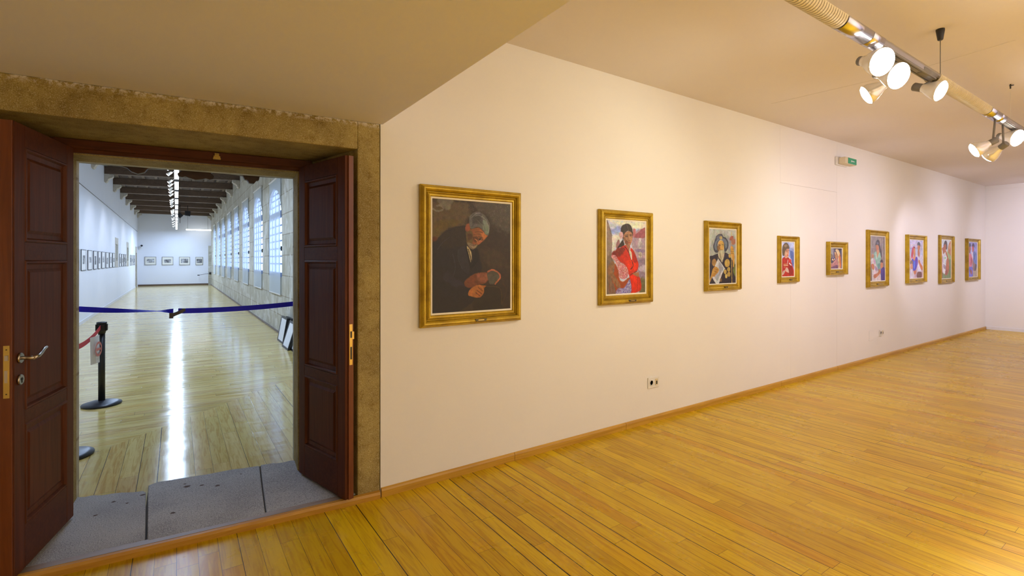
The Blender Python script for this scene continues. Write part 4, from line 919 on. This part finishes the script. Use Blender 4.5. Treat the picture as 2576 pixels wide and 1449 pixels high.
obj('surround',MB().box(GX0-.2,GX0+.015,36.19,36.45,0,2.46).box(GX0-.2,GX0+.015,37.35,37.6,0,2.46).box(GX0-.2,GX0+.015,36.45,37.35,2.1,2.46),M_corbel,root); obj('leaf',MB().box(GX0-.14,GX0-.10,36.45,37.35,.03,2.1),M_beam,root)
st('baseboard_gallery_west',MB().box(GX0,GX0+.018,4.6,36.19,zf,zf+.085),M_white,'white skirting of the photograph wall','baseboard')
st('trim_6',MB().tube([(GX0+.006,4.7,3.63),(GX0+.006,20,3.55),(GX0+.006,GY1-.2,3.42)],.010,6),M_grey,'thin cable clipped along the photograph wall','cable')
# end wall
EA=math.radians(-3.0)
ew=MB().prism([(-2.0,38.6),(1.95,38.35),(1.95,38.7),(-2.0,38.9)],'z',0,5.0); st('wall_gallery_north',ew,M_gwall,'lavender white end wall of the gallery','wall')
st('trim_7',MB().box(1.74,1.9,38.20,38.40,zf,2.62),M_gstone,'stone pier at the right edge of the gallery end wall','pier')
st('baseboard_gallery_north',MB().prism([(-2.0,38.57),(1.74,38.335),(1.74,38.37),(-2.0,38.61)],'z',zf,zf+.10),M_beam,'brown skirting of the gallery end wall','baseboard')
def ey(x): return 38.6-(x+2.0)*(.25/3.95)
# stone window wall with eight arched openings
BL=[(11.15,12.60,.888,3.53),(13.92,15.39,.889,3.65),(16.73,18.25,.878,3.655),(19.66,21.28,.874,3.69),(22.56,24.47,.88,3.71),(25.6,27.8,.841,3.72),(28.65,30.55,.843,3.76),(32.0,33.87,.828,3.78)]
k_=1.87/1.78
WN=[]
for a,b_,z0,z1 in BL:
    near=a*k_; wd=1.90; WN.append((near-.02,near-.02+wd,1.28,z1-1.15))
wr=MB(); yprev=4.1; TH=.35; RD=.015
def arch(y0,y1,zs,n=14):
    c=(y0+y1)/2; r=(y1-y0)/2; return [(c+r*math.cos(PI-PI*q/n),zs+r*.98*math.sin(PI-PI*q/n)) for q in range(n+1)]
def quad(y0,y1,z0,z1): wr.add([(GX1,y0,z0),(GX1,y1,z0),(GX1,y1,z1),(GX1,y0,z1)],[(0,1,2,3)])
for y0,y1,zs,zh in WN:
    quad(yprev,y0,0,5.0); quad(y0,y1,0,zs)
    ar_=arch(y0,y1,zh); 
    for q in range(len(ar_)-1):
        (a,za),(b_,zb)=ar_[q],ar_[q+1]; wr.add([(GX1,a,za),(GX1,b_,zb),(GX1,b_,5.0),(GX1,a,5.0)],[(0,1,2,3)])
    out=[(y0,zs)]+ar_+[(y1,zs)]
    for q in range(len(out)):
        p,r=out[q],out[(q+1)%len(out)]; wr.add([(GX1,*p),(GX1,*r),(GX1+RD+.05,*r),(GX1+RD+.05,*p)],[(0,1,2,3)])
    yprev=y1
quad(yprev,GY1+.3,0,5.0); wr.add([(GX1+.16,4.1,0),(GX1+.16,GY1+.3,0),(GX1+.16,GY1+.3,5.0),(GX1+.16,4.1,5.0)],[(0,1,2,3)])
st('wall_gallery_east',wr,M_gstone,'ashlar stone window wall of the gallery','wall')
for i,(y0,y1,zs,zh) in enumerate(WN):
    root=thing('window_%d'%(i+1),(GX1,(y0+y1)/2,zs),'arched daylit window %s of the gallery'%(['nearest the doorway','second from the doorway','third from the doorway','fourth from the doorway','fifth from the doorway','third from the end wall','second from the end wall','closest to the end wall'][i]),'window',kind=S)
    x=GX1+RD; p=[(y0,zs)]+arch(y0,y1,zh)+[(y1,zs)]
    pn=MB(); pn.add([(x+.02,*q) for q in p],[list(range(len(p)))]); obj('pane',pn,M_pane,root)
    fr=MB(); c=(y0+y1)/2; q2=[(c+(y-c)*.90,zs+.10+(z-zs)*.94) for y,z in p]
    n_=len(p); fr.add([(x,*q) for q in p]+[(x,*q) for q in q2],[(a,(a+1)%n_,n_+(a+1)%n_,n_+a) for a in range(n_)])
    r_=(y1-y0)/2*.93; hw=lambda z: r_*math.sqrt(max(0,1-((z-zh)/(r_*1.0))**2)) if z>zh else (y1-y0)/2-.05
    fr.box(x-.01,x+.012,c-.045,c+.045,zs,zh+.24).box(x-.01,x+.012,c-hw(zh+.3),c+hw(zh+.3),zh+.22,zh+.38)
    for q in (.25,.75): yy=y0+(y1-y0)*q; fr.box(x-.004,x+.010,yy-.02,yy+.02,zs+.05,zh+.62)
    fr.box(x-.004,x+.010,c-.022,c+.022,zh+.36,zh+.86)
    z=zs+.12
    while z<zh+.05: z+=.172; fr.box(x-.004,x+.010,c-hw(z),c+hw(z),z-.016,z+.016)
    for z in (zh+.52,zh+.67,zh+.80): fr.box(x-.004,x+.010,c-hw(z),c+hw(z),z-.016,z+.016)
    obj('glazing_bars',fr,M_winframe,root); obj('latch',MB().box(GX1-.02,x+.005,y0+.02,y0+.06,1.86,1.96),M_black,root)
# roller screens hung over the windows
def mkblind(y0,y1,z0,z1,label):
    y0*=k_; y1*=k_
    root=thing('roller_blind',(GX1-.03,(y0+y1)/2,z0),label,'roller blind','white screen blinds over the gallery windows')
    obj('fabric',MB().box(GX1-.0315,GX1-.030,y0,y1,z0+.02,z1-.03),M_blind,root); obj('hem_bar',MB().box(GX1-.037,GX1-.026,y0,y1,z0,z0+.022),M_socket,root); obj('roller',MB().tube([(GX1-.03,y0,z1-.02),(GX1-.03,y1,z1-.02)],.022,12),M_socket,root)
WHICH=['nearest the doorway','second from the doorway','third from the doorway','fourth from the doorway','fifth from the doorway','third from the end wall','second from the end wall','closest to the end wall']
for i,(a,b_,z0,z1) in enumerate(BL):
    b_=min(b_,a+1.5+ (b_-a-1.5)*.2); mkblind(a,b_,z0,z1,'translucent white roller blind, %s'%WHICH[i])
st('baseboard_gallery_east',MB().box(GX1-.03,GX1,4.7,38.2,zf,zf+.03),M_joist,'thin wooden fillet at the foot of the stone window wall','baseboard')
# roof timbers
st('ceiling_gallery',MB().box(-2.3,2.25,4.05,GY1+.5,GZ,GZ+.1),M_board,'dark boarded ceiling of the gallery','ceiling')
BY=[(6.6,5.6),(9.6,8.6),(12.5,11.4),(15.4,14.2),(18.35,17.2),(21.4,20.4),(24.15,23.2),(27.0,26.2),(29.7,29.2),(32.5,32.2),(35.4,35.2),(37.9,37.8)]
cp=[(0,0),(.05,-.012),(.085,.03),(.10,.085),(.145,.13),(.205,.155),(.235,.20),(.24,.27),(0,.27)]
ordn=['first','second','third','fourth','fifth','sixth','seventh','eighth','ninth','tenth','eleventh','twelfth']
for i,(a,b_) in enumerate(BY):
    bm_=MB(); bm_.prism([(GX0-.05,a-.11),(GX0-.05,a+.11),(GX1+.1,b_+.11),(GX1+.1,b_-.11)],'z',4.55,4.81)
    obj('ceiling_beam',bm_,M_beam,bevel=.015,kind=S,label='heavy dark roof beam, %s from the doorway end'%ordn[i],cat='beam',group='dark beams across the gallery')
    obj('stone_corbel',MB().prism([(GX0+x,4.28+z) for x,z in cp],'y',a-.15,a+.15),M_corbel,kind=S,bevel=.008,label='scrolled stone corbel on the photograph wall under the %s beam'%ordn[i],cat='corbel',group='stone corbels of the photograph wall')
    obj('stone_corbel',MB().prism([(GX1-x,4.28+z) for x,z in cp],'y',b_-.15,b_+.15),M_corbel,kind=S,bevel=.008,label='scrolled stone corbel on the window wall under the %s beam'%ordn[i],cat='corbel',group='stone corbels of the window wall')
for k in range(10):
    x=-1.85+k*.40; obj('ceiling_joist',MB().box(x-.045,x+.045,4.6,GY1,4.81,4.95),M_joist,kind=S,label='pale roof joist along the gallery, %s from the photograph wall'%ordn[k],cat='joist',group='roof joists of the gallery')
# carved wooden valance above the doorway on the gallery side
cv=[(-.62,2.75),(-.62,2.34),(-.34,2.335),(-.30,2.325),(-.275,2.30),(-.235,2.285),(-.195,2.30),(-.175,2.33),(-.06,2.335),(.01,2.345),(.03,2.33),(.005,2.31),(.012,2.29),(.035,2.283),(.055,2.292),(.075,2.283),(.12,2.270),(.165,2.278),(.19,2.288),(.212,2.278),(.238,2.286),(.243,2.31),(.22,2.33),(.25,2.345),(.40,2.335),(.44,2.33),(.452,2.30),(.47,2.298),(.485,2.275),(.52,2.272),(.535,2.296),(.553,2.30),(.56,2.335),(.84,2.34),(.84,2.75)]
obj('carved_valance',MB().prism(cv,'y',4.50,4.55,T=lambda x,y,z:(x,y-(x-.1)*.078-.0,z)),M_carved,bevel=.004,label='dark carved wooden valance with scrolled drops above the doorway',cat='valance')

on20=ordn+['thirteenth','fourteenth','fifteenth','sixteenth','seventeenth','eighteenth','nineteenth','last']
# hanging luminaires with spots
def lumin(y0,y1,label):
    root=thing('linear_luminaire',(0,(y0+y1)/2,3.6),label,'luminaire','row of hanging strip lights down the gallery')
    obj('casing',MB().box(-.04,.04,y0,y1,3.66,3.72),M_socket,root); obj('end_cap',MB().box(-.046,.046,y0,y0+.06,3.583,3.66),M_alu,root); obj('end_cap',MB().box(-.046,.046,y1-.06,y1,3.583,3.66),M_alu,root)
    obj('diffuser',MB().box(-.042,.042,y0+.06,y1-.06,3.59,3.66),M_tube,root,label='glowing white diffuser')
    
    for yy in (y0+.2,y1-.2):
        while min(abs(yy-(p+q)/2) for p,q in BY)<.2: yy+=.05
        obj('wire',MB().tube([(-.05 if yy<y0+1 else -.05,yy,3.70),(-.05,yy,4.981)],.004,5),M_grey,root)
ys=[6.2,8.3,10.4,12.5,14.6,16.7,18.8,20.9,23.0,25.1,27.2,29.3,31.4,33.5,35.6]  # the first strip is unseen, added to brighten the floor near the doorway
for i,y in enumerate(ys): lumin(y,y+1.75,'white hanging strip light, %s in the row from the doorway'%(on20[i] if i<13 else 'last'))
sp_y=[12.75,13.55,14.9,15.6,16.4,17.1,17.9,19.4,20.1,20.7,21.6,23.4,24.0,24.6,25.6,27.6,28.6,30.4,32.2,34.2]
proto=None
for i,y in enumerate(sp_y):
    lb='slim lit spotlight beside the strip lights, %s from the doorway'%on20[i]
    if proto is None:
        proto=thing('gallery_spotlight',(-.165,y,3.585),lb,'spotlight','small spotlights aimed at the photographs')
        L=Vector((-.165,y,3.585)); d=Vector((-.75,.1,-.65)).normalized(); u=d.orthogonal().normalized(); v=d.cross(u); Mx=lambda a,b,h:tuple(L+u*a+v*b+d*h)
        obj('body',MB().lathe([(.022,-.10),(.026,-.09),(.036,0.),(.034,.004)],14,M=Mx),M_socket,proto); obj('lit_lens',MB().lathe([(.033,.004),(.020,.012)],14,M=Mx),M_gspot,proto); obj('stem',MB().tube([(-.10,y,3.63),(-.045,y,3.68)],.008,6),M_grey,proto)
    else: dup(proto,(-.165,y,3.585),lb)
COOL=(.50,.68,1.)
for i,y in enumerate(ys):
    ld=bpy.data.lights.new('strip','AREA'); ld.shape='RECTANGLE'; ld.size=.07; ld.size_y=1.7; ld.energy=E_STRIP*(2.2 if y>30 else 1.35 if y<9 else 1.); ld.color=COOL
    o=bpy.data.objects.new('strip_light',ld); COL.objects.link(o); o.location=(0,y+.87,3.58)
for y,e in ((14.2,1.),(17.5,1.),(20.6,1.2),(24.,.8),(28.,1.),(33.5,1.5)):
    L=Vector((-.14,y,3.54)); lamp_light(L,Vector((-.75,.25,-.72)).normalized(),E_GSPOT*e,(.82,.86,1.),1.5,.7,.04)
# tilted fluorescent bar, projector and camera near the end wall
root=thing('fluorescent_bar',(1.25,38.0,3.63),'long horizontal fluorescent tube near the end wall','fluorescent lamp')
obj('tube',MB().tube([(.50,37.9,3.63),(1.87,37.9,3.63)],.035,10),M_tube,root); obj('bracket',MB().box(.24,.52,37.88,37.92,3.63,3.645).box(.5,1.87,37.88,37.92,3.665,3.69),M_socket,root); obj('hanger',MB().tube([(.6,37.9,3.69),(.6,37.9,4.9)],.006,5).tube([(1.7,37.9,3.69),(1.7,37.9,4.9)],.006,5),M_grey,root)
root=thing('hanging_speaker',(.23,31.,3.97),'black tilted speaker box hung under the roof beams','speaker')
obj('cabinet',MB().prism([(.0,4.00),(.145,3.84),(.29,4.00),(.145,4.15)],'y',30.9,31.2),M_black,root); obj('handle',MB().tube([(.145,31.0,3.85),(.145,31.0,3.60)],.012,6),M_black,root); obj('bracket',MB().tube([(.145,31.05,4.15),(.145,31.05,4.55)],.015,6),M_black,root)
root=thing('hanging_speaker',(.5,31.2,4.1),'black square speaker beside the tilted one under the beams','speaker')
obj('cabinet',MB().prism([(.37,4.03),(.60,4.00),(.62,4.26),(.36,4.27)],'y',31.2,31.45),M_black,root); obj('bracket',MB().tube([(.49,31.3,4.2),(.49,31.3,4.56)],.015,6).tube([(.30,31.3,4.05),(.45,31.3,4.15)],.012,6),M_black,root)
root=thing('security_camera',(-1.82,ey(-1.82),2.4),'small security camera on the left of the end wall','camera')
obj('mount',MB().box(-1.95,-1.86,ey(-1.9)-.06,ey(-1.9),2.36,2.5),M_socket,root); obj('arm',MB().tube([(-1.9,ey(-1.9)-.05,2.47),(-1.84,ey(-1.9)-.14,2.45),(-1.79,ey(-1.9)-.18,2.36)],.016,6),M_socket,root); obj('body',MB().lathe([(.055,-.04),(.06,0),(.05,.04),(.02,.055)],14,M=lambda a,b,h:(-1.80+a,ey(-1.8)-.2+h,2.57+b)),M_black,root); obj('neck',MB().tube([(-1.80,ey(-1.8)-.18,2.56),(-1.84,ey(-1.9)-.1,2.47)],.016,6),M_socket,root)
root=thing('boom_barrier',(1.8,38.1,.7),'thin dark arm reaching out from the stone pier','barrier arm')
obj('clamp',MB().box(1.78,1.9,38.06,38.20,.74,.86),M_black,root); obj('rod',MB().tube([(1.80,38.12,.80),(1.20,38.02,.685)],.016,8),M_alu,root); obj('tip',MB().box(1.12,1.24,37.99,38.06,.655,.71),M_black,root)
# photographs on the end wall
for i,(x0,x1,z0,z1,m) in enumerate([(-1.654,-1.067,1.36,1.875,0),(-.77,-.176,1.355,1.879,1),(.133,.727,1.351,1.876,2),(1.031,1.442,1.347,1.870,3)]):
    y=ey((x0+x1)/2)-.03
    root=thing('framed_photograph',((x0+x1)/2,y,z0),['photograph of a wide dark treeline, leftmost on the end wall','photograph of a dark building on white, second on the end wall','photograph of a street scene, third on the end wall','narrow dark photograph beside the stone pier'][i],'framed photograph','framed photographs on the end wall')
    t=.022; obj('frame',MB().box(x0,x1,y-.01,y+.03,z0,z0+t).box(x0,x1,y-.01,y+.03,z1-t,z1).box(x0,x0+t,y-.01,y+.03,z0+t,z1-t).box(x1-t,x1,y-.01,y+.03,z0+t,z1-t),M_fgrey,root)
    obj('mount',MB().box(x0+t,x1-t,y+.004,y+.02,z0+t,z1-t),M_matc,root); px0,px1,pz0,pz1=[(.10,.10,.15,.13),(.11,.12,.14,.17),(.10,.10,.13,.12),(.06,.05,.13,.12)][i]
    obj('print',MB().box(x0+px0,x1-px1,y+.001,y+.004,z0+pz0,z1-pz1),M_photo[m],root)
# photographs along the left wall
PH=[(15.2,16.05),(16.31,17.19),(17.45,18.31),(18.55,19.32),(19.54,20.2),(20.45,21.29),(21.56,22.41),(22.68,23.53),(23.73,24.52),(26.37,27.2),(27.45,28.2),(28.4,29.0),(29.2,29.95),(32.23,32.9),(33.22,33.84),(34.26,34.79),(35.15,35.81),(14.1,14.95)]
for i,(y0,y1) in enumerate(PH):
    x=GX0; z0,z1=1.385,1.93; y0+=.06
    pos=('in the row before the nearer stone opening' if i<9 or i==17 else 'between the two stone openings' if i<13 else 'past the farther stone opening')
    k=i if i<9 else i-9 if i<13 else i-13
    lb='black framed photograph, %s %s'%(ordn[k],pos) if i!=17 else 'black framed photograph hidden mostly behind the left door jamb'
    root=thing('framed_photograph',(x,(y0+y1)/2,z0),lb,'framed photograph','black framed photographs on the long wall')
    t=.014; fx=x+.018
    obj('frame',MB().box(x,fx,y0,y0+t,z0,z1).box(x,fx,y1-t,y1,z0,z1).box(x,fx,y0+t,y1-t,z0,z0+t).box(x,fx,y0+t,y1-t,z1-t,z1),M_fblack,root)
    obj('mount',MB().box(x+.004,x+.013,y0+t,y1-t,z0+t,z1-t),M_mat,root); w_=(y1-y0)
    obj('print',MB().box(x+.013,x+.0145,y0+w_*.30,y1-w_*.2,z0+.14+.03*(i%3),z1-.15-.04*((i+1)%2)),M_photo[(i*2)%5],root)
# stanchions
def stanchion(x,y,label,name='barrier_post'):
    root=thing(name,(x,y,zf),label,'barrier post','black belt barrier posts')
    P=lambda a,b,h:(x+a,y+b,zf+h)
    obj('base',MB().lathe([(.178,0),(.182,.012),(.178,.022),(.14,.034),(.08,.046),(.045,.052)],36,M=P),M_blackm,root); obj('pole',MB().lathe([(.031,.05),(.031,.80)],20,M=P),M_black,root)
    hd=obj('belt_head',MB().lathe([(.034,.80),(.036,.82),(.043,.825),(.043,.905),(.047,.91),(.047,.925),(.040,.93)],24,M=P),M_black,root)
    obj('belt_slot',MB().box(x-.052,x-.036,y-.028,y+.028,zf+.835,zf+.905).box(x+.036,x+.052,y-.028,y+.028,zf+.835,zf+.905).box(x-.028,x+.028,y-.052,y-.036,zf+.835,zf+.905).box(x-.028,x+.028,y+.036,y+.052,zf+.835,zf+.905),M_dark,hd)
    return root
stanchion(-.694,7.15,'black barrier post with red belt standing in the gallery'); stanchion(-.752,5.42,'black barrier post half hidden behind the left door, round base showing')
# red belt with its paper notice
pa,pb=Vector((-.70,7.096,.905)),Vector((-.748,5.474,.905)); n=14
mid=[pa.lerp(pb,k/n)+Vector((0,0,-.05*4*(k/n)*(1-k/n))) for k in range(n+1)]
obj('barrier_belt',MB().strip([p+Vector((0,0,.024)) for p in mid],[p-Vector((0,0,.024)) for p in mid],.0015,(1,0,0)),M_red,label='red belt stretched between the two black posts',cat='belt')
c=pa.lerp(pb,.40)+Vector((.006,0,-.05*4*.4*.6)); root=thing('paper_notice',(c.x,c.y,c.z-.2),'white paper notice with a red ring hanging on the red belt','notice')
def tw(p): return (p[0]+.25*(p[1]-c.y)+.030,p[1],p[2])
obj('sheet',MB().strip([tw(p) for p in [(c.x+.004,c.y+.10,c.z+.03),(c.x+.012,c.y+.03,c.z+.03),(c.x+.012,c.y-.03,c.z+.03),(c.x+.003,c.y-.10,c.z+.03)]],[tw(p) for p in [(c.x+.006,c.y+.10,c.z-.24),(c.x+.030,c.y+.03,c.z-.24),(c.x+.026,c.y-.03,c.z-.24),(c.x+.008,c.y-.10,c.z-.24)]],.001,(1,0,0)),M_paper,root)
def ringm(cy,cz,x,r0,r1,n=28):
    m=MB(); vs=[]; fs=[]
    for k in range(n):
        a=2*PI*k/n; vs+=[(x,cy+r0*math.cos(a),cz+r0*math.sin(a)),(x,cy+r1*math.cos(a),cz+r1*math.sin(a))]
    for k in range(n): l=(k+1)%n; fs.append((2*k,2*k+1,2*l+1,2*l))
    m.add([tw(v) for v in vs],fs); return m
rg=ringm(c.y,c.z-.10,c.x+.034,.052,.075); rg.box(c.x+.0335,c.x+.034,c.y-.045,c.y+.045,c.z-.115,c.z-.09,T=lambda x,y,z:tw((x,y,z))); obj('red_ring',rg,M_pinkmark,root,label='red prohibition ring')
# blue belt across the doorway
def BYL(x): return 4.425-(x-.1)*.0787
def belt(x0,x1,twist):
    A_,B_=[],[]; n=24
    for k in range(n+1):
        t=k/n; x=x0+(x1-x0)*t; y=BYL(x); u=(x+.62)/1.44; z=1.322-.028*u-.075*4*u*(1-u)*.5
        a=twist(t); dz=.019*math.cos(a); dy=.019*math.sin(a); A_.append((x,y+dy,z+dz)); B_.append((x,y-dy,z-dz))
    return MB().strip(A_,B_,.0014,(0,1,0))
root=thing('barrier_belt',(.02,4.43,1.29),'blue belt stretched across the doorway','belt')
obj('webbing',belt(-.62,-.02,lambda t:math.radians(88*min(1,max(0,(t-.1)/.75))) if t<.86 else math.radians(88-60*(t-.86)/.14)),M_blue,root); obj('webbing',belt(.01,.83,lambda t:0.),M_blue,root)
obj('buckle',MB().box(-.035,.045,4.415,4.445,1.242,1.268,T=lambda x,y,z:(x,y,z+(x-.0)*.45)).box(-.045,-.02,4.41,4.45,1.222,1.262).box(.035,.055,4.42,4.44,1.268,1.290),M_black,root,label='black clip joining the blue belts')
# frames leaning on the window wall
def leaning(xb,y0,y1,lean,label,th=.042,hgt=.50):
    xt=xb+lean; L_=Vector((lean,0,hgt)).normalized(); N_=Vector((L_.z,0,-L_.x))
    def P(a,b,h): q=Vector((xb,a,zf))+L_*h+N_*b; return tuple(q)
    root=thing('leaning_frame',(xb,(y0+y1)/2,zf),label,'picture frame','picture frames leaning on the window wall')
    t=.035; H_=hgt
    def bx(m,a0,a1,b0,b1,h0,h1): return m.box(a0,a1,b0,b1,h0,h1,T=P)
    fr=MB(); bx(fr,y0,y0+t,0,th,0,H_); bx(fr,y1-t,y1,0,th,0,H_); bx(fr,y0+t,y1-t,0,th,0,t); bx(fr,y0+t,y1-t,0,th,H_-t,H_); obj('frame',fr,M_fblack,root)
    obj('mount',bx(MB(),y0+t,y1-t,.006,.02,t,H_-t),M_mat,root,label='white mount'); obj('backing',bx(MB(),y0+t,y1-t,.02,th-.004,t,H_-t),M_matc,root)
leaning(1.690,10.36,10.96,.085,'white faced frame leaning on the stone wall, farthest of the stack'); leaning(1.748,10.22,10.80,.085,'frame leaning behind the farthest one, only its pale edge showing')
leaning(1.640,9.55,10.12,.150,'white faced frame leaning nearest the door, widest white face'); leaning(1.700,9.36,9.95,.145,'rearmost frame of the near stack, half hidden by the door jamb',hgt=.47)
root=thing('floor_outlet_box',(GX0+.05,14.9,zf),'small white outlet box at the foot of the photograph wall','outlet box'); obj('casing',MB().box(GX0+.018,GX0+.10,14.6,15.2,zf,zf+.16),M_socket,root,bevel=.008); obj('lid',MB().box(GX0+.10,GX0+.106,14.65,15.15,zf+.03,zf+.13),M_ivory,root)

# ------------------------------------------------------------------ world, camera
wd=bpy.data.worlds.new('sky'); bpy.context.scene.world=wd; wd.use_nodes=True; bg=wd.node_tree.nodes['Background']; bg.inputs[0].default_value=(.5,.7,1.,1); bg.inputs[1].default_value=.6
cam=bpy.data.cameras.new('camera'); cam.sensor_width=36; cam.lens=1237/2576*36; cam.shift_y=-(724.5-655)/2576; cam.clip_start=.05; cam.clip_end=100
co=bpy.data.objects.new('camera',cam); COL.objects.link(co); co.location=(0,0,1.65); co.rotation_euler=(PI/2,0,math.radians(-34.3)); sc=bpy.context.scene; sc.camera=co
sc.view_settings.view_transform='Standard'; sc.view_settings.look='None'; sc.view_settings.exposure=EXPO; sc.view_settings.gamma=1.; sc.view_settings.use_curve_mapping=False
try: sc.cycles.use_denoising=True; sc.cycles.use_adaptive_sampling=True; sc.cycles.adaptive_threshold=.035; sc.cycles.max_bounces=8; sc.cycles.diffuse_bounces=4; sc.cycles.glossy_bounces=3; sc.cycles.sample_clamp_indirect=8.
except Exception: pass
